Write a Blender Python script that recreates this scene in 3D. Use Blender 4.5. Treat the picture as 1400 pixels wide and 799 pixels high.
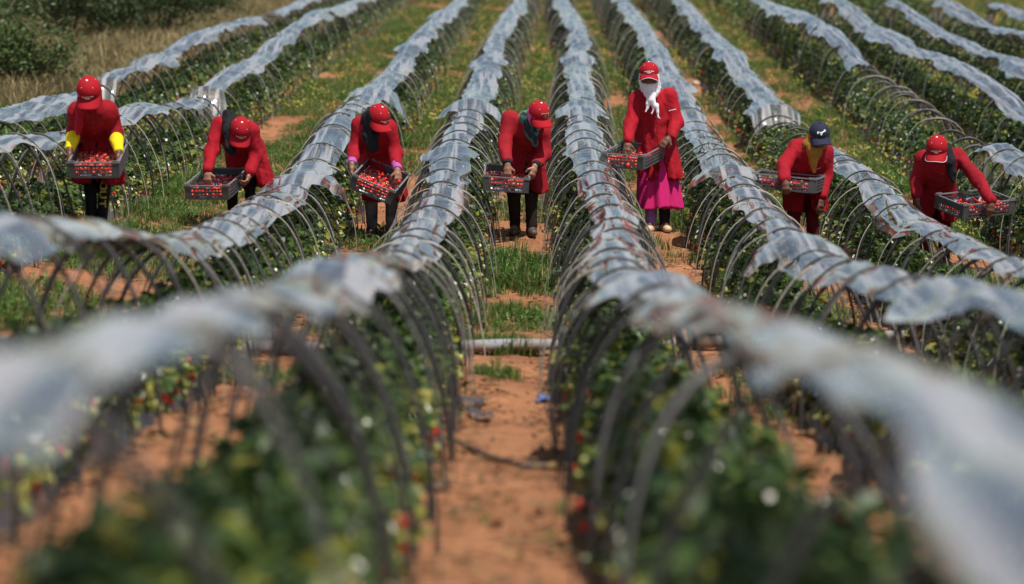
import bpy, bmesh, math, random
import numpy as np
from mathutils import Vector, Matrix, Euler
R = math.radians
for o in list(bpy.data.objects): bpy.data.objects.remove(o)
scn = bpy.context.scene
COL = scn.collection
random.seed(7); RNG = np.random.default_rng(7)

# ------------------------------------------------------------------ camera
F, CX, CY, YH, CZ = 4000.0, 700.0, 399.5, 100.0, 1.7      # focal length in photo pixels, centre, eye level row, eye height
pitch = math.atan((CY - YH) / F)
cam = bpy.data.cameras.new('camera'); camo = bpy.data.objects.new('camera', cam); COL.objects.link(camo)
camo.location = (0, 0, CZ); camo.rotation_euler = (R(90) - pitch, 0, 0)
cam.sensor_width = 36.0; cam.lens = 36.0 * F / 1400.0
cam.clip_start = 0.1; cam.clip_end = 3000
cam.dof.use_dof = True; cam.dof.focus_distance = 27.2; cam.dof.aperture_fstop = 1.7; cam.dof.aperture_blades = 0
scn.camera = camo
# ------------------------------------------------------------------ sky, sun, exposure
SUN = Vector((0.24, -0.36, 0.90)).normalized()
sun_el = math.asin(SUN.z); sun_az = math.atan2(SUN.x, SUN.y)
w = bpy.data.worlds.new('World'); scn.world = w; w.use_nodes = True
nt = w.node_tree
sky = nt.nodes.new('ShaderNodeTexSky'); sky.sky_type = 'NISHITA'; sky.sun_disc = False
sky.dust_density = 1.5; sky.ozone_density = 0.7; sky.sun_elevation = sun_el; sky.sun_rotation = sun_az
bg = nt.nodes['Background']; bg.inputs['Strength'].default_value = 0.095
nt.links.new(sky.outputs[0], bg.inputs['Color'])
sl = bpy.data.lights.new('sun', 'SUN'); sl.energy = 5.0; sl.angle = R(0.53); sl.color = (1.0, 0.955, 0.88)
so = bpy.data.objects.new('sun', sl); COL.objects.link(so)
so.rotation_euler = (-SUN).to_track_quat('-Z', 'Y').to_euler(); so.location = (30, -20, 60)
scn.view_settings.view_transform = 'Standard'; scn.view_settings.look = 'None'
scn.view_settings.exposure = 0.2; scn.view_settings.gamma = 1.0; scn.view_settings.use_curve_mapping = False
scn.render.engine = 'CYCLES'
scn.cycles.transparent_max_bounces = 24; scn.cycles.max_bounces = 8

# ------------------------------------------------------------------ helpers
def tag(o, label=None, cat=None, group=None, kind=None):
    if label: o['label'] = label
    if cat: o['category'] = cat
    if group: o['group'] = group
    if kind: o['kind'] = kind
    return o
def mesh_np(name, V, Fc, smooth=False):
    me = bpy.data.meshes.new(name)
    V = np.asarray(V, float)
    me.from_pydata(V.tolist(), [], Fc.tolist() if isinstance(Fc, np.ndarray) else Fc)
    if smooth: me.shade_smooth()
    me.update()
    return me
def obj(name, me, mats=None, parent=None, loc=(0, 0, 0)):
    o = bpy.data.objects.new(name, me); COL.objects.link(o)
    if mats is not None and me is not None and len(me.materials) == 0:
        for m in (mats if isinstance(mats, (list, tuple)) else [mats]): me.materials.append(m)
    o.location = loc
    if parent is not None: o.parent = parent
    return o
def empty(name, loc=(0, 0, 0)):
    o = bpy.data.objects.new(name, None); COL.objects.link(o); o.location = loc; o.empty_display_size = 0.1
    return o
class MB:
    """collects faces of several shapes into one mesh"""
    def __init__(s): s.v = []; s.f = []; s.m = []
    def add(s, V, Fc, mi=0):
        b = len(s.v); s.v.extend([tuple(map(float, p)) for p in V])
        for f in Fc: s.f.append(tuple(int(i) + b for i in f)); s.m.append(mi)
    def box(s, c, d, mi=0, rot=None):
        x, y, z = [k / 2 for k in d]
        V = [(-x, -y, -z), (x, -y, -z), (x, y, -z), (-x, y, -z), (-x, -y, z), (x, -y, z), (x, y, z), (-x, y, z)]
        if rot is not None: V = [rot @ Vector(p) for p in V]
        V = [(p[0] + c[0], p[1] + c[1], p[2] + c[2]) for p in V]
        s.add(V, [(0, 3, 2, 1), (4, 5, 6, 7), (0, 1, 5, 4), (1, 2, 6, 5), (2, 3, 7, 6), (3, 0, 4, 7)], mi)
    def tube(s, pts, r, n=6, mi=0, caps=True):
        pts = [Vector(p) for p in pts]; rr = r if isinstance(r, (list, tuple)) else [r] * len(pts)
        V = []; Fc = []
        ref = Vector((0.13, 0.97, 0.21))
        for i, p in enumerate(pts):
            t = (pts[min(i + 1, len(pts) - 1)] - pts[max(i - 1, 0)]).normalized()
            a = t.cross(ref)
            if a.length < 1e-3: a = t.cross(Vector((1, 0, 0)))
            a.normalize(); b = t.cross(a)
            for k in range(n):
                an = 2 * math.pi * k / n
                V.append(p + (a * math.cos(an) + b * math.sin(an)) * rr[i])
        for i in range(len(pts) - 1):
            for k in range(n):
                k2 = (k + 1) % n
                Fc.append((i * n + k, i * n + k2, (i + 1) * n + k2, (i + 1) * n + k))
        if caps:
            Fc.append(tuple(range(n - 1, -1, -1))); Fc.append(tuple((len(pts) - 1) * n + k for k in range(n)))
        s.add(V, Fc, mi)
    def mesh(s, name, smooth=False):
        me = bpy.data.meshes.new(name); me.from_pydata(s.v, [], s.f)
        if any(s.m): me.polygons.foreach_set('material_index', s.m)
        if smooth: me.shade_smooth()
        me.update(); return me
def hash3(i, j, k, seed):
    h = (i * 374761393 + j * 668265263 + k * 1274126177 + seed * 974711) & 0xFFFFFFFF
    h = ((h ^ (h >> 13)) * 1274126177) & 0xFFFFFFFF
    h = (h ^ (h >> 16)) & 0xFFFFFF
    return h / float(0xFFFFFF)
def vnoise(x, y, z=0.0, seed=0):
    """value noise, -1..1"""
    x = np.asarray(x, float); y = np.asarray(y, float) + 0 * x; z = np.asarray(z, float) + 0 * x
    xi = np.floor(x).astype(np.int64); yi = np.floor(y).astype(np.int64); zi = np.floor(z).astype(np.int64)
    fx = x - xi; fy = y - yi; fz = z - zi
    fx = fx * fx * (3 - 2 * fx); fy = fy * fy * (3 - 2 * fy); fz = fz * fz * (3 - 2 * fz)
    r = 0
    for a in (0, 1):
        for b in (0, 1):
            for c in (0, 1):
                wgt = (fx if a else 1 - fx) * (fy if b else 1 - fy) * (fz if c else 1 - fz)
                r = r + wgt * hash3(xi + a, yi + b, zi + c, seed)
    return r * 2 - 1
def fbm(x, y, z=0.0, seed=0, oct=3):
    r = 0; a = 1.0; t = 0
    for i in range(oct):
        r = r + a * vnoise(np.asarray(x) * 2 ** i, np.asarray(y) * 2 ** i, np.asarray(z) * 2 ** i, seed + i * 17); t += a; a *= 0.5
    return r / t

# ------------------------------------------------------------------ materials
def mat(name, col, rough=0.6, spec=0.5, metal=0.0, noise=None, bump=None, coat=0.0, sheen=0.0, obj_var=0.0):
    """noise = (scale, colour2, contrast); bump = (scale, strength)"""
    m = bpy.data.materials.new(name); m.use_nodes = True; t = m.node_tree; N = t.nodes; L = t.links
    p = N['Principled BSDF']; p.inputs['Base Color'].default_value = (*col, 1); p.inputs['Roughness'].default_value = rough
    p.inputs['Specular IOR Level'].default_value = spec; p.inputs['Metallic'].default_value = metal
    p.inputs['Coat Weight'].default_value = coat; p.inputs['Sheen Weight'].default_value = sheen
    src = None
    if noise:
        tc = N.new('ShaderNodeTexCoord'); n = N.new('ShaderNodeTexNoise'); n.inputs['Scale'].default_value = noise[0]; n.inputs['Detail'].default_value = 6
        L.new(tc.outputs['Object'], n.inputs['Vector'])
        r = N.new('ShaderNodeValToRGB'); c = noise[2]
        r.color_ramp.elements[0].position = 0.5 - c; r.color_ramp.elements[1].position = 0.5 + c
        r.color_ramp.elements[0].color = (*col, 1); r.color_ramp.elements[1].color = (*noise[1], 1)
        L.new(n.outputs['Fac'], r.inputs['Fac']); src = r.outputs['Color']; L.new(src, p.inputs['Base Color'])
    if obj_var:
        oi = N.new('ShaderNodeObjectInfo'); mr = N.new('ShaderNodeMapRange')
        mr.inputs['To Min'].default_value = 1 - obj_var; mr.inputs['To Max'].default_value = 1 + obj_var
        L.new(oi.outputs['Random'], mr.inputs['Value'])
        hs = N.new('ShaderNodeHueSaturation'); L.new(mr.outputs['Result'], hs.inputs['Value'])
        if src is None: hs.inputs['Color'].default_value = (*col, 1)
        else: L.new(src, hs.inputs['Color'])
        L.new(hs.outputs['Color'], p.inputs['Base Color'])
    if bump:
        tc = N.new('ShaderNodeTexCoord'); n = N.new('ShaderNodeTexNoise'); n.inputs['Scale'].default_value = bump[0]; n.inputs['Detail'].default_value = 5
        L.new(tc.outputs['Object'], n.inputs['Vector'])
        b = N.new('ShaderNodeBump'); b.inputs['Strength'].default_value = bump[1]; b.inputs['Distance'].default_value = 0.02
        L.new(n.outputs['Fac'], b.inputs['Height']); L.new(b.outputs['Normal'], p.inputs['Normal'])
    return m
def leaf_mat(name, c1, c2, trans=0.35, rough=0.5, vary=0.35):
    m = bpy.data.materials.new(name); m.use_nodes = True; t = m.node_tree; N = t.nodes; L = t.links
    p = N['Principled BSDF']; p.inputs['Roughness'].default_value = rough; p.inputs['Specular IOR Level'].default_value = 0.35
    g = N.new('ShaderNodeNewGeometry'); oi = N.new('ShaderNodeObjectInfo')
    ad = N.new('ShaderNodeMath'); ad.operation = 'ADD'; L.new(g.outputs['Random Per Island'], ad.inputs[0]); L.new(oi.outputs['Random'], ad.inputs[1])
    fr = N.new('ShaderNodeMath'); fr.operation = 'FRACT'; L.new(ad.outputs[0], fr.inputs[0])
    mx = N.new('ShaderNodeMix'); mx.data_type = 'RGBA'; mx.inputs['A'].default_value = (*c1, 1); mx.inputs['B'].default_value = (*c2, 1)
    pw = N.new('ShaderNodeMath'); pw.operation = 'POWER'; pw.inputs[1].default_value = 1.6; L.new(fr.outputs[0], pw.inputs[0])
    L.new(pw.outputs[0], mx.inputs['Factor']); L.new(mx.outputs['Result'], p.inputs['Base Color'])
    tr = N.new('ShaderNodeBsdfTranslucent'); L.new(mx.outputs['Result'], tr.inputs['Color'])
    ms = N.new('ShaderNodeMixShader'); ms.inputs[0].default_value = trans
    L.new(p.outputs[0], ms.inputs[1]); L.new(tr.outputs[0], ms.inputs[2]); L.new(ms.outputs[0], N['Material Output'].inputs['Surface'])
    return m
M = {}
def soil_mat():
    m = bpy.data.materials.new('red_soil'); m.use_nodes = True; t = m.node_tree; N = t.nodes; L = t.links; p = N['Principled BSDF']
    p.inputs['Roughness'].default_value = 0.95; p.inputs['Specular IOR Level'].default_value = 0.15
    tc = N.new('ShaderNodeTexCoord')
    n1 = N.new('ShaderNodeTexNoise'); n1.inputs['Scale'].default_value = 1.3; n1.inputs['Detail'].default_value = 8; n1.inputs['Roughness'].default_value = 0.65
    n2 = N.new('ShaderNodeTexNoise'); n2.inputs['Scale'].default_value = 18; n2.inputs['Detail'].default_value = 6; n2.inputs['Roughness'].default_value = 0.7
    for n in (n1, n2): L.new(tc.outputs['Object'], n.inputs['Vector'])
    r = N.new('ShaderNodeValToRGB'); e = r.color_ramp.elements; e[0].position = 0.3; e[1].position = 0.72
    e[0].color = (0.22, 0.096, 0.047, 1); e[1].color = (0.44, 0.210, 0.108, 1)
    L.new(n1.outputs['Fac'], r.inputs['Fac'])
    mx = N.new('ShaderNodeMix'); mx.data_type = 'RGBA'; mx.blend_type = 'MULTIPLY'; mx.inputs['Factor'].default_value = 0.75
    r2 = N.new('ShaderNodeValToRGB'); r2.color_ramp.elements[0].position = 0.3; r2.color_ramp.elements[1].position = 0.62
    r2.color_ramp.elements[0].color = (0.5, 0.45, 0.42, 1); r2.color_ramp.elements[1].color = (1.08, 1.05, 1.0, 1)
    L.new(n2.outputs['Fac'], r2.inputs['Fac']); L.new(r.outputs['Color'], mx.inputs['A']); L.new(r2.outputs['Color'], mx.inputs['B'])
    L.new(mx.outputs['Result'], p.inputs['Base Color'])
    b = N.new('ShaderNodeBump'); b.inputs['Strength'].default_value = 0.9; b.inputs['Distance'].default_value = 0.05
    ad = N.new('ShaderNodeMath'); ad.operation = 'MULTIPLY_ADD'; ad.inputs[1].default_value = 0.5
    L.new(n2.outputs['Fac'], ad.inputs[0]); L.new(n1.outputs['Fac'], ad.inputs[2])
    L.new(ad.outputs[0], b.inputs['Height']); L.new(b.outputs['Normal'], p.inputs['Normal'])
    return m
M['soil'] = soil_mat()
def film_mat(name, haze, alpha, rough, tint=(0.78, 0.77, 0.76)):
    """thin layered polythene: see-through, hazy and glossy"""
    m = bpy.data.materials.new(name); m.use_nodes = True; t = m.node_tree; N = t.nodes; L = t.links
    N.remove(N['Principled BSDF'])
    tc = N.new('ShaderNodeTexCoord'); mp = N.new('ShaderNodeMapping'); mp.inputs['Scale'].default_value = (6.2, 0.16, 0.35)
    L.new(tc.outputs['Object'], mp.inputs['Vector'])
    n = N.new('ShaderNodeTexNoise'); n.inputs['Scale'].default_value = 2.2; n.inputs['Detail'].default_value = 3.5; n.inputs['Distortion'].default_value = 0.45
    L.new(mp.outputs[0], n.inputs['Vector'])
    b = N.new('ShaderNodeBump'); b.inputs['Strength'].default_value = 0.35; b.inputs['Distance'].default_value = 0.03
    L.new(n.outputs['Fac'], b.inputs['Height'])
    gl = N.new('ShaderNodeBsdfGlossy'); gl.inputs['Roughness'].default_value = rough; gl.inputs['Color'].default_value = (1.0, 0.97, 0.93, 1)
    L.new(b.outputs['Normal'], gl.inputs['Normal'])
    df = N.new('ShaderNodeBsdfDiffuse'); df.inputs['Color'].default_value = (*tint, 1); L.new(b.outputs['Normal'], df.inputs['Normal'])
    tl = N.new('ShaderNodeBsdfTranslucent'); tl.inputs['Color'].default_value = (*tint, 1)
    ms = N.new('ShaderNodeMixShader'); ms.inputs[0].default_value = 0.45; L.new(df.outputs[0], ms.inputs[1]); L.new(tl.outputs[0], ms.inputs[2])
    tp = N.new('ShaderNodeBsdfTransparent'); tp.inputs['Color'].default_value = (0.93, 0.92, 0.90, 1)
    # haze: white streaks painted in as silvery highlights, clearer film between
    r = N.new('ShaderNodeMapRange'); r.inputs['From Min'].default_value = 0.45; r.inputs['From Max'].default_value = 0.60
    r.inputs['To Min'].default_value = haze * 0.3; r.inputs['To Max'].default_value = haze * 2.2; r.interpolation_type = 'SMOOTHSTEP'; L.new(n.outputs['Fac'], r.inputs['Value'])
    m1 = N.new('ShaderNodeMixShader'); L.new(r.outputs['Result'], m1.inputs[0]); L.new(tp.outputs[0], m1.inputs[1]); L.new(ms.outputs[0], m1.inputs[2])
    fr = N.new('ShaderNodeFresnel'); fr.inputs['IOR'].default_value = 1.55; L.new(b.outputs['Normal'], fr.inputs['Normal'])
    mu = N.new('ShaderNodeMath'); mu.operation = 'MULTIPLY_ADD'; mu.inputs[1].default_value = 0.85; mu.inputs[2].default_value = alpha; mu.use_clamp = True
    L.new(fr.outputs[0], mu.inputs[0])
    m2 = N.new('ShaderNodeMixShader'); L.new(mu.outputs[0], m2.inputs[0]); L.new(m1.outputs[0], m2.inputs[1]); L.new(gl.outputs[0], m2.inputs[2])
    L.new(m2.outputs[0], N['Material Output'].inputs['Surface'])
    return m
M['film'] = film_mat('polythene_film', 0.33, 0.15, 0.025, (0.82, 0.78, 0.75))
M['hoop'] = mat('dark_hoop', (0.022, 0.022, 0.024), 0.5, noise=(40, (0.055, 0.05, 0.048), 0.2), obj_var=0.4)
M['wire'] = mat('pale_wire', (0.36, 0.33, 0.27), 0.4, noise=(30, (0.24, 0.22, 0.19), 0.2), obj_var=0.3)
M['mulch'] = mat('black_mulch_film', (0.03, 0.03, 0.034), 0.38, noise=(2.2, (0.16, 0.085, 0.05), 0.12), bump=(14, 0.7))

# ------------------------------------------------------------------ place: the rows and the lie of the land
fw = np.array([0, math.cos(pitch), -math.sin(pitch)]); rt = np.array([1.0, 0, 0]); up = np.array([0, math.sin(pitch), math.cos(pitch)])
def PX(x, y, s):
    """point of the field seen at photo pixel x, y where one metre spans s pixels"""
    return np.array([0, 0, CZ]) + F / s * (fw + (x - CX) / F * rt + (CY - y) / F * up)
XC_S = [0, 51, 146, 200, 308, 415, 1200]; XC_X = [747, 735, 714, 697, 690, 690, 690]
def xc(s): return np.interp(s, XC_S, XC_X)
def s_of(x, X):
    s = 150.0
    for i in range(60): s = 0.5 * s + 0.5 * max(20, (x - xc(s)) / X)
    return s
SURVEY = {   # ridge of each row: offset from the central path in m, then sighted points
'A': (-5.40, [(415, 0), (400, 9), (380, 17), (355, 24), (330, 28), (300, 36), (265, 48), (250, 58), (235, 70), (215, 80), (195, 88), (175, 95), (150, 102), (135, 112), (118, 124), (100, 135), (60, 142), (30, 152), (0, 162)]),
'B': (-4.08, [(490, 0), (470, 7), (455, 14), (430, 17), (420, 25), (395, 42), (375, 56), (352, 80), (325, 92), (300, 108), (275, 132), (255, 140), (215, 148), (175, 154), (140, 165), (100, 180), (60, 190), (20, 186), (0, 191)]),
'C': (-1.95, [(630, 0), (615, 12), (590, 33), (575, 47), (565, 60), (555, 75), (545, 90), (520, 114), (505, 130), (470, 154), (455, 172), (440, 200), (425, 228), (408, 252), (370, 268), (345, 283), (320, 298), (290, 312), (255, 325), (215, 331), (190, 328), (150, 318), (100, 310), (50, 306), (0, 307)]),
'F': (1.95, [(852, 0), (868, 22), (880, 38), (897, 65), (903, 80), (920, 110), (930, 127), (955, 183), (985, 212), (1000, 235), (1020, 260), (1040, 283), (1055, 300), (1080, 322), (1120, 352), (1160, 362), (1200, 373), (1250, 386), (1300, 399), (1350, 415), (1400, 432)]),
'G': (3.25, [(938, 8), (958, 33), (970, 45), (985, 57), (1000, 75), (1015, 95), (1030, 110), (1045, 130), (1055, 150), (1100, 185), (1140, 212), (1175, 232), (1190, 246), (1205, 262), (1240, 290), (1280, 315), (1330, 340), (1400, 366)]),
'H': (5.0, [(1045, 2), (1060, 8), (1090, 18), (1105, 28), (1135, 38), (1155, 60), (1175, 88), (1215, 113), (1235, 126), (1260, 145), (1300, 178), (1340, 198), (1370, 206), (1400, 216)]),
'I': (6.3, [(1150, 0), (1165, 10), (1185, 32), (1215, 50), (1250, 67), (1285, 76), (1310, 87), (1335, 101), (1360, 117), (1400, 153)]),
'J': (7.6, [(1225, 2), (1240, 12), (1270, 33), (1285, 44), (1320, 57), (1335, 67), (1375, 80), (1400, 90)]),
'K': (8.9, [(1300, 2), (1320, 15), (1350, 37), (1370, 44), (1400, 48)]),
'L': (10.2, [(1375, 8), (1400, 22)]),
}
SURVEY_C = {
'D': [(712, 0, 58), (700, 15, 64), (685, 40, 74), (672, 75, 87), (662, 98, 97), (650, 127, 108), (635, 165, 124), (622, 195, 137), (612, 232, 154), (598, 275, 171), (575, 312, 190), (548, 343, 222), (500, 357, 292), (450, 385, 369), (400, 397, 446), (330, 415, 554), (250, 440, 677), (150, 470, 830), (50, 495, 985), (0, 510, 1061)],
'E': [(768, 0, 57), (780, 20, 66), (790, 40, 74), (795, 60, 82), (789, 75, 87), (792, 100, 98), (795, 125, 107), (794, 150, 117), (795, 170, 127), (800, 195, 138), (808, 220, 148), (818, 245, 160), (830, 270, 172), (842, 300, 186), (845, 325, 203), (838, 345, 222), (880, 395, 292), (960, 415, 415), (1030, 440, 523), (1100, 470, 630), (1180, 505, 754), (1260, 545, 877), (1330, 605, 985), (1400, 650, 1092)]}
ROFF = {k: v[0] for k, v in SURVEY.items()}; ROFF['D'] = -0.65; ROFF['E'] = 0.65
RP = {k: np.array([PX(x, y, s_of(x, X)) for x, y in pts]) for k, (X, pts) in SURVEY.items()}
for k, pts in SURVEY_C.items(): RP[k] = np.array([PX(*p) for p in pts])
GP = np.array([PX(*g) for g in [(690, 799, 415), (690, 640, 308), (690, 480, 200), (715, 323, 146), (134, 330, 162), (897, 318, 142), (1278, 366, 146), (332, 312, 146), (520, 330, 147), (1098, 342, 146), (100, 400, 190), (70, 440, 207), (20, 345, 165), (995, 485, 185), (728, 176, 97)]])
_S = [g for g in GP]; _W = [12.0] * len(GP)
for k, r in RP.items():
    for p in r: _S.append(p - [0, 0, 0.8]); _W.append(1.0)
_S = np.array(_S); _W = np.array(_W)
def _uv(x, y): return np.stack([x / 3.0, np.log(np.maximum(y, 2)) * 3.0], -1)
_U = _uv(_S[:, 0], _S[:, 1])
def _tr(x, y): return np.stack([np.ones_like(x), np.clip(x, -14, 14), np.minimum(y, 160), np.clip(y - 24, 0, 136)], -1)
_K = np.exp(-((_U[:, None] - _U[None]) ** 2).sum(-1) / 2); _T = _tr(_S[:, 0], _S[:, 1]); _n = len(_S)
_A = np.zeros((_n + 4, _n + 4)); _A[:_n, :_n] = _K * .5 + np.diag(.6 / _W); _A[:_n, _n:] = _T; _A[_n:, :_n] = _T.T
_c = np.linalg.solve(_A, np.r_[_S[:, 2], np.zeros(4)]); _w = _c[:_n] * .5; _t = _c[_n:]
def gz(x, y):
    """height of the ground"""
    x = np.asarray(x, float); y = np.asarray(y, float); sh = np.broadcast(x, y).shape
    x = np.broadcast_to(x, sh).ravel(); y = np.broadcast_to(y, sh).ravel(); out = np.zeros(x.size)
    for i in range(0, x.size, 20000):
        a, b = x[i:i + 20000], y[i:i + 20000]
        D = ((_uv(a, b)[:, None, :] - _U) ** 2).sum(-1)
        out[i:i + 20000] = np.exp(-D / 2) @ _w + _tr(a, b) @ _t
        for (fx, fy, dz) in HUMP: out[i:i + 20000] += dz * np.exp(-((a - fx) / .55) ** 2 - ((b - fy) / 1.6) ** 2)
    return out.reshape(sh)
HUMP = []
HUMP = [(g[0], g[1], float(g[2] - gz(g[:1], g[1:2])[0])) for g in GP[3:10]]
def gz1(x, y): return float(gz(np.array([x]), np.array([y]))[0])
NEAR = dict(A=14, B=9, C=5, D=1.6, E=1.6, F=5, G=9, H=14, I=22, J=30, K=36, L=40)
FAR = 104.0
class Row:
    def __init__(s, k):
        r = RP[k][np.argsort(RP[k][:, 1])]
        ys = r[:, 1]; s.k = k
        h = np.clip(r[:, 2] - gz(r[:, 0], ys), 0.5, 1.08)
        xn = r[0, 0]; y0 = NEAR[k]
        far = np.arange(max(ys[-1] + 8, 62), FAR + 12, 8.0)
        xf = np.array([(xc(F / a) - CX) / (F / a) + ROFF[k] for a in far])
        shift = r[-1, 0] - ((xc(F / ys[-1]) - CX) / (F / ys[-1]) + ROFF[k])
        Y = np.r_[y0 - 3, ys[0] - 0.6 if ys[0] - 0.6 > y0 - 2 else y0 - 2, ys, far]
        X = np.r_[xn, xn, r[:, 0], xf + shift]; H = np.r_[0.8, h[0], h, np.full(len(far), 0.82)]
        o = np.argsort(Y); s.Y, s.X, s.H = Y[o], X[o], H[o]
    def x(s, y):
        y = np.asarray(y, float); a = 0
        for d in (-.9, -.45, 0, .45, .9): a = a + np.interp(y + d, s.Y, s.X)
        return a / 5
    def h(s, y):
        y = np.asarray(y, float); a = 0
        for d in (-.5, -.25, 0, .25, .5): a = a + np.interp(y + d, s.Y, s.H)
        return a / 5
ROWS = {k: Row(k) for k in 'ABCDEFGHIJKL'}
def on_bed(x, y):
    """distance to the nearest row's centre line"""
    d = np.full(np.shape(x), 99.0)
    for r in ROWS.values(): d = np.minimum(d, np.where(y >= NEAR[r.k] - 1, np.abs(x - r.x(y)), 99))
    return d

# ------------------------------------------------------------------ ground
def ground():
    xs = np.unique(np.round(np.r_[-300, -150, -80, -50, -35, -26, np.arange(-20, -6.5, 0.5), np.arange(-6.5, 7.5, 0.11), np.arange(7.5, 13, 0.3), np.arange(13, 26, 1.0), 35, 50, 80, 150, 300], 3))
    ys = np.unique(np.round(np.r_[-60, -20, -6, np.arange(-2, 8, 0.4), np.arange(8, 32, 0.14), np.arange(32, 60, 0.3), np.arange(60, 112, 0.8), np.arange(112, 200, 6), 240, 300, 400, 600], 3))
    X, Y = np.meshgrid(xs, ys)
    Z = gz(X, np.maximum(Y, 1.0))
    clod = 0.026 * fbm(X * 1.9, Y * 1.1, seed=3, oct=2) + 0.016 * fbm(X * 6, Y * 4, seed=4, oct=2) * (np.abs(X) < 7) + 0.022 * np.abs(vnoise(X * 5.5, Y * 4.5, seed=9)) * (np.abs(X) < 7)
    Z = Z + clod
    n, m = X.shape
    idx = np.arange(n * m).reshape(n, m)
    Fc = np.stack([idx[:-1, :-1], idx[:-1, 1:], idx[1:, 1:], idx[1:, :-1]], -1).reshape(-1, 4)
    o = obj('ground', mesh_np('ground', np.stack([X, Y, Z], -1).reshape(-1, 3), Fc, True), M['soil'])
    tag(o, kind='structure')
ground()
def bed(k):
    r = ROWS[k]
    ys = np.unique(np.r_[np.arange(NEAR[k] - 1, 40, 0.2), np.arange(40, FAR + 6, 0.5)])
    prof = np.array([(-.40, -.05), (-.33, .02), (-.27, .13), (-.22, .17), (-.08, .185), (.08, .185), (.22, .17), (.27, .13), (.33, .02), (.40, -.05)])
    x0 = r.x(ys); g = gz(x0, ys)
    U = prof[:, 0][None] + .03 * fbm(ys[:, None] * 1.3, prof[:, 0][None] * 3, seed=ord(k), oct=2)
    V = prof[:, 1][None] + .03 * fbm(ys[:, None] * 2.3, prof[:, 0][None] * 5 + 9, seed=ord(k) + 5, oct=2)
    P = np.stack([x0[:, None] + U, ys[:, None] + 0 * U, g[:, None] + V], -1)
    # edges sit on the ground under them, not on the row's centre height
    gg = gz(P[..., 0].ravel(), P[..., 1].ravel()).reshape(U.shape); P[..., 2] = gg + V
    n, m = U.shape; idx = np.arange(n * m).reshape(n, m)
    Fc = np.stack([idx[:-1, :-1], idx[:-1, 1:], idx[1:, 1:], idx[1:, :-1]], -1).reshape(-1, 4)
    tag(obj('planting_bed', mesh_np('planting_bed', P.reshape(-1, 3), Fc, True), M['mulch']), kind='structure')
for k in ROWS: bed(k)

# ------------------------------------------------------------------ tunnels: hoops, film, tie wires
def hoop_mesh(name, bulge, r, n=22, wob=0.0, seed=0, nv=6):
    rnd = random.Random(seed); mb = MB(); pts = [(-0.97 + rnd.uniform(-.05, .05), 0, -0.10)]
    for i in range(n + 1):
        t = math.pi * (i / n) - math.pi / 2
        u = math.sin(t); v = math.cos(t)
        uu = math.copysign(abs(u) ** bulge, u); vv = max(v, 0) ** (1.0)
        pts.append((uu + wob * math.sin(3 * t + seed), wob * 0.8 * math.sin(2 * t + seed * 2), vv))
    pts.append((0.97 + rnd.uniform(-.05, .05), 0, -0.10))
    mb.tube(pts, r, nv, caps=True)
    return mb.mesh(name, True)
HOOPS = [hoop_mesh('hoop', 1.0, .022, seed=i, wob=.015 * i, nv=6) for i in range(3)]
WIRES = [hoop_mesh('tie_wire', 0.78, .0078, seed=i, wob=.012 * (i + 1), n=26, nv=5) for i in range(4)]
DARK_ARCS = [hoop_mesh('dark_arc', 1.0, .0105, seed=i + 9, wob=.008 * i, n=26, nv=5) for i in range(3)]  # dark arcs added over the film, imitating hoops seen dark through it
for m_ in HOOPS + DARK_ARCS: m_.materials.append(M['hoop'])
WIRES += [m_.copy() for m_ in WIRES[:2]]
for i_, m_ in enumerate(WIRES): m_.materials.append(M['wire'] if i_ < 4 else M['hoop'])
A_IN, A_OUT = 0.40, 0.455
# stretches of film along each row (from y, to y, hanging end near, hanging end far) and where it spreads wide (y, half width, spread)
FILM = {
'A': [(16, 36.0, 0, 1), (36.8, 57, 1, 0), (60.5, 80, 0, 0)],
'B': [(12, 36.2, 0, 1), (36.7, 103, 1, 0)],
'C': [(4.5, 103, 0, 0)], 'D': [(1.2, 103, 0, 0)], 'E': [(1.2, 13.4, 0, 0), (14.5, 103, 0, 0)],
'F': [(4.5, 103, 0, 0)], 'G': [(8.5, 32.0, 0, 0), (38.2, 103, 1, 0)],
'H': [(14, 31.4, 0, 1), (44.2, 66, 0, 0)], 'I': [(21, 64, 0, 1)], 'J': [(29, 63, 0, 1)], 'K': [(34, 65, 0, 1)], 'L': [(38, 66, 0, 1)],
}
WIDE = {'C': [(36.5, .44, .9), (25.9, .44, .55), (47, .30, .8), (62, .33, 1.5)], 'D': [(35.0, .44, .8), (27.5, .28, .6), (11.2, .27, .9), (44, .3, 1.)], 'E': [(34.2, .34, 1.0), (13.0, .42, .7), (45, .3, 1.)],
        'F': [(39, .34, 1.0), (27.3, .40, .5), (19.4, .42, .5), (12, .32, 1.0)], 'G': [(39, .38, 1.2), (48, .28, 1.5)], 'B': [(36.5, .40, .8), (31, .26, 1.)], 'A': [(42, .3, 1.2), (32, .34, 3)],
        'H': [(54, .34, 2.), (31, .3, .6)], 'I': [(52, .34, 2.)], 'J': [(45, .32, 2.)], 'K': [(55, .3, 2)], 'L': [(60, .3, 3)]}
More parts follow.
